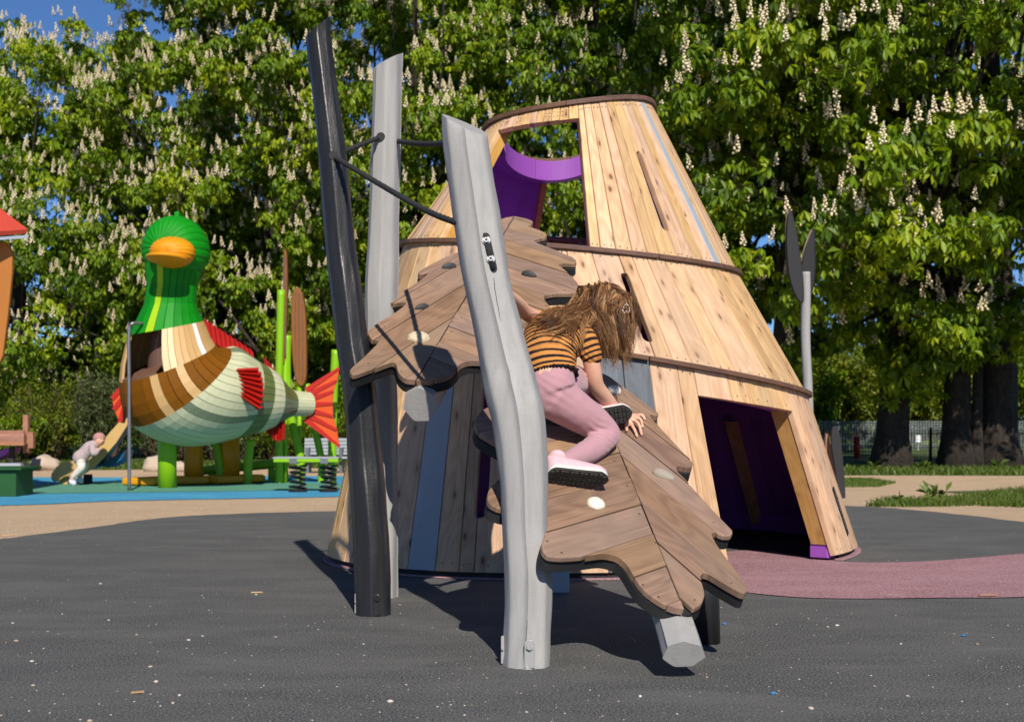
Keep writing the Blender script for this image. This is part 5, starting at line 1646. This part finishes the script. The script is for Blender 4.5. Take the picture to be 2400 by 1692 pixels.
def remeshed(name, mb, mat, voxel, smooth=3, parent=None, fn=None):
    """joins closed pieces into one continuous skin"""
    me = bpy.data.meshes.new(name + '_raw')
    me.from_pydata([tuple(v) for v in mb.v], [], mb.f)
    bm = bmesh.new(); bm.from_mesh(me); bmesh.ops.remove_doubles(bm, verts=bm.verts, dist=1e-6); bmesh.ops.recalc_face_normals(bm, faces=bm.faces); bm.to_mesh(me); bm.free()
    o = bpy.data.objects.new(name + '_raw', me); COL.objects.link(o)
    r = o.modifiers.new('r', 'REMESH'); r.mode = 'VOXEL'; r.voxel_size = voxel
    if smooth:
        s = o.modifiers.new('s', 'SMOOTH'); s.factor = .5; s.iterations = smooth
    bpy.context.view_layer.update()
    ev = o.evaluated_get(bpy.context.evaluated_depsgraph_get())
    out = bpy.data.meshes.new_from_object(ev)
    bpy.data.objects.remove(o); bpy.data.meshes.remove(me)
    out.name = name
    out.materials.clear(); out.materials.append(mat)
    n = len(out.vertices)
    co = np.zeros(n * 3, dtype=np.float32); out.vertices.foreach_get('co', co); co = co.reshape(-1, 3)
    if fn:
        nor = np.zeros(n * 3, dtype=np.float32); out.vertices.foreach_get('normal', nor); nor = nor.reshape(-1, 3)
        tone, co2 = fn(co.copy(), nor)
        a = out.attributes.new('tone', 'FLOAT', 'POINT'); a.data.foreach_set('value', tone.astype(np.float32))
        out.vertices.foreach_set('co', co2.astype(np.float32).ravel())
    out.polygons.foreach_set('use_smooth', np.ones(len(out.polygons), dtype=bool)); out.update()
    ob = bpy.data.objects.new(name, out); COL.objects.link(ob)
    if parent: adopt(ob, parent)
    return ob

def chain(mb, rows, sides=16, up=None, n=5, ends=(0, -1)):
    """rows (px, py, D, r) or r as (rx, ry); rounded by half balls at both ends"""
    pts = [P(r[0], r[1], r[2]) for r in rows]
    rr = [r[3] if isinstance(r[3], tuple) else (r[3], r[3]) for r in rows]
    sm = spline([(*p, *q) for p, q in zip(pts, rr)], n)
    mb.tube([Vector(s[:3]) for s in sm], [(s[3], s[4]) for s in sm], sides, True, up=up)
    for i in ends:
        r = min(rr[i]); mb.ball(pts[i], r * .98, 12, 8)

def seg_coord(co, rows, n=8):
    """coordinate along a chain for each point and the angle-free distance"""
    pts = np.array([P(r[0], r[1], r[2])[:] for r in rows])
    sm = np.array(spline(pts, n)); L = np.concatenate([[0], np.cumsum(np.linalg.norm(np.diff(sm, axis=0), axis=1))])
    best = np.full(len(co), 1e9); val = np.zeros(len(co))
    for i in range(len(sm) - 1):
        d = sm[i + 1] - sm[i]; l2 = d @ d
        lo, hi = (-60 if i == 0 else 0), (60 if i == len(sm) - 2 else 1)
        t_ = np.clip(((co - sm[i]) @ d) / l2, lo, hi)
        q = sm[i] + np.clip(t_, 0, 1)[:, None] * d
        dist = np.linalg.norm(co - q, axis=1)
        m_ = dist < best; best[m_] = dist[m_]; val[m_] = (L[i] + t_ * math.sqrt(l2))[m_]
    return val, best

def nz(co, scale, off=0.0):
    return np.array([mnoise.noise(Vector((float(c[0]) * scale + off, float(c[1]) * scale, float(c[2]) * scale))) for c in co])

# ---- the climbing girl
TORSO = [(1286, 884, 4.67, (.090, .078)), (1284, 850, 4.71, (.088, .074)), (1288, 815, 4.79, (.100, .082)), (1308, 783, 4.89, (.112, .080)), (1328, 760, 4.97, (.090, .066)), (1350, 746, 5.02, (.045, .042))]
SHV = P(1385, 800, 4.87) - P(1262, 745, 5.02)
ARM_N = [(1362, 782, 4.89, .042), (1380, 820, 4.86, .036), (1390, 868, 4.87, .0325), (1398, 905, 4.90, .031), (1418, 931, 4.95, .029), (1442, 957, 5.01, .0215), (1460, 977, 5.035, .018)]
ARM_F = [(1290, 762, 5.0, .04), (1262, 748, 4.96, .032), (1233, 733, 4.88, .029), (1212, 710, 4.78, .0255), (1188, 688, 4.66, .020), (1170, 674, 4.57, .018)]
HEADC = P(1424, 727, 5.09)
FACE = Vector((.72, .35, -.60)).normalized()
body = MB()
chain(body, TORSO, 24, SHV)
chain(body, [(1352, 748, 5.02, .04), (1380, 738, 5.05, .042), (1410, 730, 5.08, .05)], 14)
fx = FACE.cross(uz).normalized(); fu = fx.cross(FACE).normalized()
Mf = Matrix((fx, fu, FACE)).transposed()
def headfn(d):
    q = 1.0
    if d.z > 0 and d.y < 0: q *= 1 - .08 * d.z * -d.y
    return q
body.ball(HEADC, (.080, .100, .096), 28, 20, headfn, Mf)
body.ball(HEADC + Mf @ Vector((0, -.018, .097)), (.011, .016, .016), 10, 8, None, Mf)      # nose
body.ball(HEADC + Mf @ Vector((0, -.062, .070)), (.03, .026, .026), 10, 8, None, Mf)        # chin
body.ball(HEADC + Mf @ Vector((0, -.046, .089)), (.018, .005, .008), 10, 8, None, Mf)       # mouth
for s_ in (-1, 1): body.ball(HEADC + Mf @ Vector((s_ * .08, -.01, -.005)), (.010, .026, .018), 10, 8, None, Mf)
chain(body, ARM_N, 16); chain(body, ARM_F, 16)
# near hand lying on the deck
def onR(px, py, h): return L_R.up(L_R.hit(px, py), h)
def finger(rows, r0, r1):
    sm = [Vector(p) for p in spline(rows, 4)]
    n = len(sm); body.tube(sm, [r0 + (r1 - r0) * i / (n - 1) for i in range(n)], 10)
    body.ball(sm[-1], r1 * .98, 10, 8); body.ball(sm[0], r0, 10, 8)
wr = P(1462, 980, 5.035)
k1, k2, k3, k4 = onR(1489, 990, .020), onR(1485, 997, .022), onR(1478, 1006, .020), onR(1492, 983, .016)
for k in (k1, k2, k3, k4):
    body.tube([wr, wr.lerp(k, .5) + Vector((0, 0, .004)), k], [.016, .0135, .0098], 10)
finger([k1, onR(1499, 993, .020), onR(1505, 1004, .007)], .0085, .0066)
finger([k2, onR(1495, 1007, .021), onR(1503, 1022, .007)], .0088, .0068)
finger([k3, onR(1485, 1015, .016), onR(1492, 1026, .007)], .0080, .0062)
finger([k4, onR(1503, 980, .016), onR(1510, 986, .007)], .0082, .0064)
finger([wr.lerp(k3, .35), onR(1466, 1002, .012), onR(1468, 1013, .008)], .0092, .007)
# far hand holding the near post
w2 = P(1170, 674, 4.57)
for j, (dz, l) in enumerate(((.02, .07), (.006, .076), (-.008, .072), (-.02, .06))):
    b = w2 + Vector((-.028, -.02, .012 + dz)); body.tube([w2, b], [.015, .0095], 10)
    finger([b, b + Vector((-l * .5, -.02, 0)), b + Vector((-l * .8, -.052, -.004))], .0085, .0066)
finger([w2 + Vector((-.01, -.012, -.02)), w2 + Vector((-.012, -.05, -.026)), w2 + Vector((-.03, -.072, -.02))], .0092, .007)
# legs inside the leggings
LEG_N = [(1293, 925, 4.68, .090), (1345, 960, 4.71, .074), (1395, 992, 4.76, .063), (1424, 1018, 4.775, .052)]
CALF_N = [(1424, 1020, 4.775, .050), (1392, 1050, 4.68, .047), (1358, 1069, 4.58, .042), (1322, 1086, 4.47, .032)]
LEG_F = [(1312, 900, 4.76, .080), (1342, 896, 4.92, .068), (1368, 902, 5.06, .052)]
CALF_F = [(1368, 904, 5.06, .050), (1384, 935, 5.01, .042), (1398, 962, 4.95, .033)]
for L_ in (LEG_N, CALF_N, LEG_F, CALF_F): chain(body, [(a, b, c_, r - .006) for a, b, c_, r in L_], 16)
girl = remeshed('person', body, M['skin'], .0047, 3)
tag(girl, 'girl in orange striped shirt and pink leggings kneeling on the lower leaf deck', 'person')

# leggings
lg = MB()
chain(lg, LEG_N, 22); chain(lg, CALF_N, 20); chain(lg, LEG_F, 20); chain(lg, CALF_F, 18)
chain(lg, [(1286, 874, 4.69, (.096, .084)), (1286, 895, 4.68, (.099, .088)), (1293, 918, 4.68, (.100, .088))], 24, SHV, 5, (-1,))
def lg_fn(co, nor):
    v1, b1 = seg_coord(co, LEG_N); v2, b2 = seg_coord(co, CALF_N); v3, b3 = seg_coord(co, LEG_F)
    tone = np.where(b2 < b1, v2 + .0, v1); tone = np.where((b3 < b1) & (b3 < b2), v3, tone)
    # folds at hip and knee
    A = np.array(P(1300, 920, 4.62)); B = np.array(P(1405, 1018, 4.70))
    dA = np.linalg.norm(co - A, axis=1); dB = np.linalg.norm(co - B, axis=1)
    ax = np.array((.55, .0, .83)); wv = np.sin((co @ ax) * 230 + nz(co, 11) * 6.0)
    ax2 = np.array((.30, .2, .93)); wv2 = np.sin((co @ ax2) * 300 + nz(co, 17, 3) * 3.0)
    n_ = nz(co, 26, 9)
    h = .0013 * wv * np.exp(-(dA / .075) ** 2) + .0026 * wv2 * np.exp(-(dB / .05) ** 2) + .0018 * n_
    return tone, co + nor * h[:, None]
leg_o = remeshed('leggings', lg, M['leggings'], .005, 12, girl, lg_fn)

# striped shirt with short sleeves
st = MB()
T2 = [(1289, 886, 4.685, (.104, .093)), (1284, 845, 4.72, (.104, .092)), (1288, 815, 4.79, (.110, .092)), (1308, 783, 4.89, (.121, .089)), (1328, 761, 4.97, (.098, .073)), (1345, 750, 5.01, (.056, .05))]
chain(st, T2, 28, SHV, 5, (-1,))
SLN = [(1352, 778, 4.90, .056), (1372, 803, 4.87, .050), (1386, 832, 4.86, .045)]
SLF = [(1300, 766, 5.0, .05), (1278, 755, 4.98, .045), (1262, 749, 4.96, .041)]
chain(st, SLN, 18); chain(st, SLF, 18)
def st_fn(co, nor):
    v1, b1 = seg_coord(co, T2); v2, b2 = seg_coord(co, SLN); v3, b3 = seg_coord(co, SLF)
    b1 = b1 - .105; b2 = b2 - .048; b3 = b3 - .045
    tone = np.where(b2 < b1, v2 * 1.0 + .007, v1); tone = np.where((b3 < b1) & (b3 < b2), v3, tone)
    A = np.array(P(1345, 835, 4.76)); dA = np.linalg.norm(co - A, axis=1)
    ax = np.array((.75, .1, .65)); wv = np.sin((co @ ax) * 300 + nz(co, 15) * 4.5)
    n_ = nz(co, 18, 5)
    h = .0045 * wv * np.exp(-(dA / .09) ** 2) + .004 * n_
    # frilled hem
    hem = np.exp(-((v1 - .004) / .010) ** 2) * (b1 < b2)
    h += hem * (.004 + .004 * np.sin(np.arctan2(co[:, 2] - .9, co[:, 0] - .13) * 40))
    return tone + .004 * nz(co, 9, 2), co + nor * h[:, None]
shirt = remeshed('striped_shirt', st, M['stripe'], .005, 3, girl, st_fn)

# shoes
def shoe(parent, heel, toe, ns, L, W, name='shoe', bend=.1):
    """heel, toe: ends of the sole centre line; ns: normal of the sole pointing out of the sole"""
    lx = (toe - heel).normalized(); ns = (Vector(ns) - lx * Vector(ns).dot(lx)).normalized(); wx = lx.cross(ns).normalized()
    def out(f):                       # half widths along the sole
        return W * (.36 + .10 * math.sin(math.pi * min(1, f * 1.0)) + .06 * math.sin(math.pi * f * 1.5 + 2.2)) * min(1, (f / .1) ** .5 if f < .1 else 1) * min(1, ((1 - f) / .16) ** .55 if f > .84 else 1)
    N = 26
    fr = [i / N for i in range(N + 1)]
    def outline(k, dh):
        pts = []
        for f in fr: pts.append(heel + lx * (L * f) + wx * (out(f) * k) + ns * dh(f))
        for f in fr[::-1][1:-1]: pts.append(heel + lx * (L * f) - wx * (out(f) * k) + ns * dh(f))
        return pts
    curl = lambda f: -bend * L * max(0, f - .7) ** 2 * 1.2
    def loft(layers, mat, nm, par, smooth=True):
        mb = MB(); n = len(layers[0]); vs = [v for l in layers for v in l]; fs = []
        for i in range(len(layers) - 1):
            for k in range(n): fs.append((i * n + k, i * n + (k + 1) % n, (i + 1) * n + (k + 1) % n, (i + 1) * n + k))
        fs.append(tuple(range(n))[::-1]); fs.append(tuple((len(layers) - 1) * n + k for k in range(n)))
        mb.add(vs, fs); return mb.build(nm, mat, par, smooth)
    H = lambda f: .026 + .040 * (1 - f) ** 1.3 + .010 * math.sin(math.pi * f)
    lay = []
    for q in (0, .25, .5, .7, .85, .95, 1.0):
        k = .97 * (1 - .55 * q ** 3) if q < .99 else .22
        lay.append(outline(k, lambda f, q=q: curl(f) - .016 - H(f) * q))
    up_ = loft(lay, M['shoe_pink'], name, parent)
    ms = loft([outline(1.0, lambda f: curl(f) - .019), outline(1.03, lambda f: curl(f) - .012), outline(1.02, lambda f: curl(f) - .004)], M['shoe_white'], 'midsole', up_)
    loft([outline(1.02, lambda f: curl(f) - .005), outline(1.03, lambda f: curl(f) - .001), outline(1.0, lambda f: curl(f) + .004)], M['sole'], 'sole', up_, False)
    tr = MB()
    for i in range(12):
        f0 = .04 + i * .077
        for j in (-1, 0, 1):
            f1 = f0 + .058; w0 = out((f0 + f1) / 2)
            a, b = (j - .42) * w0 * .62, (j + .42) * w0 * .62
            base = [(f0, a), (f1, a), (f1, b), (f0, b)]
            if i % 2: base = [(f + .012 * (1 if abs(w) < w0 * .2 else -1), w) for f, w in base]
            v0 = [heel + lx * (L * f) + wx * w + ns * (curl(f) + .0042) for f, w in base]
            v1 = [heel + lx * (L * (f * .88 + (f0 + f1) / 2 * .12)) + wx * (w * .9 + (a + b) / 2 * .1) + ns * (curl(f) + .0085) for f, w in base]
            tr.add(v0 + v1, [(4, 5, 6, 7), (0, 1, 5, 4), (1, 2, 6, 5), (2, 3, 7, 6), (3, 0, 4, 7)])
    tr.build('tread', M['sole'], up_, False)
    # laces and ankle collar
    lc = MB()
    for i in range(4):
        f = .42 + i * .09; c = heel + lx * (L * f) - ns * (.018 + H(f) * .86)
        lc.tube([c - wx * out(f) * .55 + ns * .012, c, c + wx * out(f) * .55 + ns * .012], .0028, 6)
    lc.build('laces', M['shoe_white'], up_, True)
    co_ = MB(); c = heel + lx * (L * .2) - ns * (.018 + H(.2) * .92)
    co_.tube([c, c - ns * .02 + lx * .004], [.034, .031], 18); co_.build('collar', M['shoe_pink'], up_, True)
    return up_
shoe(girl, P(1281, 1113, 4.375), P(1428, 1126, 4.42), (0, -.70, -.72), .222, .092)
shoe(girl, P(1360, 988, 4.93), P(1479, 967, 4.93), (.04, -.93, -.38), .205, .092)

# hair: wavy locks that fall over the back and hang past the face
rh = random.Random(5)
def lock(mbl, tones, pts, r0, tone, wave, seed):
    sm = [Vector(p) for p in spline(pts, 7)]
    n = len(sm); ph = seed * 2.3; out = []
    for i, p in enumerate(sm):
        f = i / (n - 1); T = (sm[min(i + 1, n - 1)] - sm[max(i - 1, 0)]).normalized()
        X = T.cross(Vector((.3, -1, .2))).normalized(); Y = T.cross(X)
        a = wave * f ** .8
        out.append(p + X * a * math.sin(f * (9 + seed % 3) + ph) + Y * a * .7 * math.cos(f * (8 + seed % 4) + ph))
    b = len(mbl.v)
    mbl.tube(out, [(r0 * 1.5 * (1 - .8 * (i / (n - 1)) ** 2) * (.5 + .5 * min(1, i / 3)), r0 * .55 * (1 - .8 * (i / (n - 1)) ** 2) + .0002) for i in range(n)], 5, False)
    tones += [tone + .12 * math.sin(i) * .2 for i in range(len(mbl.v) - b)]
hm = MB(); tones = []
def scalp(px, py, k=1.06):
    """front point of the head under px, py, pushed out by k"""
    best = None
    for D in np.linspace(4.85, 5.15, 61):
        p = P(px, py, D); v = Mf.transposed() @ (p - HEADC)
        q = (v.x / .083) ** 2 + (v.y / .104) ** 2 + (v.z / .10) ** 2
        if q <= k * k: return p
        if best is None or q < best[0]: best = (q, p)
    return best[1]
def tone_(): return min(1, max(0, rh.gauss(.50, .27)))
def jp(px, py, D, s=5): return P(px + rh.gauss(0, s), py + rh.gauss(0, s), D + rh.gauss(0, .012))
def wisp(path, count, spread, r, tone, wave, seed):
    """a lock: fine strands that follow one wavy path and gather at the tip"""
    base = [Vector(p) for p in spline(path, 5)]
    n = len(base); ph = seed * 2.3; fr = 5 + (seed % 4) * 1.3
    fr_ = []
    for i in range(n):
        f = i / (n - 1); T = (base[min(i + 1, n - 1)] - base[max(i - 1, 0)]).normalized()
        X = T.cross(Vector((.3, -1, .2))).normalized(); Y = T.cross(X)
        a = wave * f ** 1.4
        c = base[i] + X * a * math.sin(f * fr + ph) + Y * a * .6 * math.cos(f * fr + ph)
        fr_.append((c, X, Y, f))
    for k in range(count):
        a = rh.uniform(0, 6.28); q = math.sqrt(rh.random()) * spread; e = rh.uniform(.75, 1.0); tw = rh.gauss(0, 1.2)
        pts = []
        m = max(4, int(n * e))
        for c, X, Y, f in fr_[:m]:
            w = q * (.35 + 1.0 * math.sin(math.pi * min(1, f * .95 + .02)) - .1 * f)
            pts.append(c + X * w * 1.5 * math.cos(a + tw * f) + Y * w * .6 * math.sin(a + tw * f))
        b = len(hm.v); m = len(pts)
        hm.tube(pts, [r * (1 - .75 * (i / (m - 1)) ** 2) for i in range(m)], 3, False)
        tn = tone + rh.gauss(0, .10)
        for i in range(m): tones.extend([tn + .14 * (i / m)] * 3)
# A: from the crown over the side of the head, hanging down past the face
for i in range(95):
    u = (i + rh.random()) / 95
    top = (1366 + 100 * u + rh.gauss(0, 6), 668 + 20 * abs(u - .35) + rh.gauss(0, 3) + 34 * max(0, u - .65) / .35)
    side = (1358 + 96 * u + rh.gauss(0, 5), 732 + rh.gauss(0, 7))
    low = (1378 + 90 * u + rh.gauss(0, 8), 796 + rh.gauss(0, 9))
    ln = rh.uniform(.35, 1.0)
    end = (1390 + 84 * u + rh.gauss(0, 13), 806 + 84 * ln)
    k = rh.uniform(1.07, 1.25)
    wisp([scalp(*top, k), scalp((top[0] + side[0]) / 2 + rh.gauss(0, 3), (top[1] + side[1]) / 2, k + .04), scalp(*side, k + .06), P(low[0], low[1], 4.99 + rh.gauss(0, .03)), P(end[0], end[1], 5.0 + rh.gauss(0, .035))], 15, .008, rh.uniform(.0009, .0014), tone_(), rh.uniform(.004, .019), i)
# C: from the parting over the far side and forehead
for i in range(34):
    u = (i + rh.random()) / 34
    top = (1395 + 78 * u + rh.gauss(0, 4), 662 + 34 * u * u + rh.gauss(0, 3))
    sd_ = (1448 + 36 * u + rh.gauss(0, 4), 690 + 14 * u + rh.gauss(0, 4))
    lo_ = (1468 + 18 * u + rh.gauss(0, 5), 770 + rh.gauss(0, 12))
    wisp([scalp(*top, 1.1), scalp(*sd_, 1.18), P(lo_[0], lo_[1] - 40, 5.08 + rh.gauss(0, .02)), P(lo_[0], lo_[1], 5.07 + rh.gauss(0, .02)), P(lo_[0] + rh.gauss(-8, 8), lo_[1] + rh.uniform(20, 90), 5.05)], 15, .008, .001, tone_() * .8, rh.uniform(.002, .01), i + 3)
# B: from the back of the head over the shoulders and back, lying on the shirt
sh_tree = BVHTree.FromPolygons([v.co for v in shirt.data.vertices], [tuple(p.vertices) for p in shirt.data.polygons])
def onback(px, py, off, fall):
    h = ray_tree(sh_tree, px, py, off)
    return h if h is not None else P(px, py, fall)
for i in range(74):
    u = rh.random(); v = rh.random() ** 1.2
    top = (1358 + 60 * u + rh.gauss(0, 5), 670 + 20 * v + rh.gauss(0, 4))
    bk = (1348 + 34 * u + rh.gauss(0, 8), 704 + 22 * v + rh.gauss(0, 6))
    m1 = (1302 + 72 * u + rh.gauss(0, 11), 738 + 18 * v + rh.gauss(0, 7))
    ln = rh.uniform(.2, 1)
    end = (1218 + 145 * u + rh.gauss(0, 12) + 14 * v, 762 + (26 + 76 * u) * v * ln + rh.gauss(0, 8))
    mm = ((m1[0] + end[0]) / 2 + rh.gauss(0, 9), (m1[1] + end[1]) / 2 - 5 + rh.gauss(0, 5))
    o_ = rh.uniform(.006, .026)
    wisp([scalp(*top, rh.uniform(1.05, 1.16)), scalp(*bk, 1.17), onback(*m1, o_ + .012, 4.93), onback(*mm, o_ + .006, 4.90), onback(*end, o_, 4.88)], 13, .0075, rh.uniform(.0008, .0013), tone_(), rh.uniform(.008, .024), i + 7)
# loose flyaway strands
for i in range(60):
    a = (1400 + rh.uniform(-40, 85), 680 + rh.uniform(-10, 60)); b = (a[0] + rh.gauss(6, 10), a[1] + rh.uniform(30, 120))
    lock(hm, tones, [scalp(*a, 1.18), P((a[0] + b[0]) / 2 + rh.gauss(4, 5), (a[1] + b[1]) / 2, 4.98), P(b[0], b[1], 4.97 + rh.gauss(0, .03))], .0006, tone_() + .2, rh.uniform(.002, .006), i)
hair = mk('hair', hm.v, hm.f, M['hair'], girl, True)
a_ = hair.data.attributes.new('tone', 'FLOAT', 'POINT'); a_.data.foreach_set('value', np.clip(np.array(tones, dtype=np.float32), 0, 1))
# hair cap under the locks so that no scalp shows
cap = MB(); cap.ball(HEADC - FACE * .012 + fu * .004, (.084, .102, .094), 28, 20, None, Mf); co_ = cap.build('hair_cap', M['hair'], hair, True)
a_ = co_.data.attributes.new('tone', 'FLOAT', 'POINT'); a_.data.foreach_set('value', np.full(len(co_.data.vertices), .15, dtype=np.float32))
# pearl hair clip and small dark bobble
cl_ = MB()
for px, py in [(1468, 713), (1471, 716), (1474, 722), (1475, 727), (1474, 731), (1471, 733), (1467, 731), (1463, 734), (1460, 731), (1459, 727), (1461, 721), (1464, 716)]:
    p = scalp(px, py, 1.24); cl_.ball(p + Vector((0, -.012, 0)), .0024, 8, 6)
cl_.build('hair_clip', M['pearl'], girl, True)
bo = MB(); bo.ball(P(1483, 742, 5.08), (.013, .015, .014), 12, 8); bo.ball(P(1482, 756, 5.07), .007, 10, 8); bo.build('hair_bobble', M['eye'], girl, True)
for s_ in (-1, 1):
    e_ = MB(); e_.ball(HEADC + Mf @ Vector((s_ * .03, .004, .086)), (.011, .007, .008), 12, 8, None, Mf); e_.build('eye', M['eye'], girl, True)

# ---- the small child climbing the slide
TD = 16.33
M['jacket'] = paint('pale_mauve_jacket', (.40, .31, .32), .85, .2, .5, 24)
M['beanie'] = paint('dusty_pink_hat', (.40, .20, .19), .9, .12, .3, 20)
M['tights'] = paint('white_tights', (.62, .57, .54), .85, .08, .2, 20)
M['sneaker'] = paint('white_blue_sneaker', (.55, .56, .68), .7, .1, .1, 20)
tb = MB()
def tp_(x, y, d=0.0): return (100 + x * .0988, 990 + y * .0988, TD + d)
chain(tb, [(*tp_(1340, 430), .06), (*tp_(1270, 520), .045), (*tp_(1130, 600), .066), (*tp_(900, 850), .066)], 14)
hc2 = P(*tp_(1350, 410)); tb.ball(hc2, (.068, .066, .08), 20, 14)
tb.ball(hc2 + Vector((.05, -.045, -.02)), .012, 8, 6)
chain(tb, [(*tp_(1190, 580, -.07), .04), (*tp_(1230, 730, -.09), .034), (*tp_(1330, 640, -.04), .026)], 12)
for dy in (-.012, .0, .012, .02): 
    b = P(*tp_(1335, 640, -.04)); tb.tube([b, b + Vector((.02, .01 + dy, .012)), b + Vector((.034, .03 + dy, .004))], [.011, .008, .007], 8)
chain(tb, [(*tp_(900, 900, -.03), .05), (*tp_(910, 1080, -.05), .044), (*tp_(730, 1280, -.03), .032), (*tp_(700, 1390, -.03), .03)], 14)
chain(tb, [(*tp_(930, 880, .08), .05), (*tp_(1010, 1010, .12), .042), (*tp_(900, 1210, .12), .032), (*tp_(870, 1330, .12), .03)], 14)
kid = remeshed('person', tb, M['skin'], .009, 2)
tag(kid, 'small child in pale jacket and dusty pink hat climbing up the slide', 'person')
jk = MB()
chain(jk, [(*tp_(1230, 530), .066), (*tp_(1130, 600), .088), (*tp_(1000, 730), .086), (*tp_(890, 840), .098)], 18)
chain(jk, [(*tp_(1180, 570, -.08), .045), (*tp_(1215, 740, -.11), .042), (*tp_(1310, 660, -.07), .032)], 14)
chain(jk, [(*tp_(1200, 560, .09), .055), (*tp_(1300, 650, .12), .045)], 14)
remeshed('jacket', jk, M['jacket'], .010, 2, kid)
tg = MB()
chain(tg, [(*tp_(905, 890, -.03), .066), (*tp_(905, 960, -.03), .06), (*tp_(910, 1080, -.05), .052), (*tp_(730, 1280, -.03), .037)], 14)
chain(tg, [(*tp_(930, 890, .1), .064), (*tp_(1010, 1010, .12), .05), (*tp_(900, 1210, .12), .037)], 14)
remeshed('tights', tg, M['tights'], .010, 2, kid)
ht = MB(); ht.ball(hc2 + Vector((-.008, .012, .022)), (.078, .078, .072), 20, 12); ht.build('hat', M['beanie'], kid, True)
for dx, dy in ((0, -.03), (170, .12)):
    f0 = P(*tp_(690 + dx, 1420 - dx * .35, dy)); mb = MB()
    mb.ball(f0 + Vector((.01, 0, 0)), (.055, .035, .038), 14, 10, None, Matrix.Rotation(R(38), 3, 'Y')); mb.build('sneaker', M['sneaker'], kid, True)
for s_ in (-1, 1):
    e_ = MB(); e_.ball(hc2 + Vector((.048 + .012 * s_, -.045 + .015 * s_, .012)), .007, 8, 6); e_.build('eye', M['eye'], kid, True)
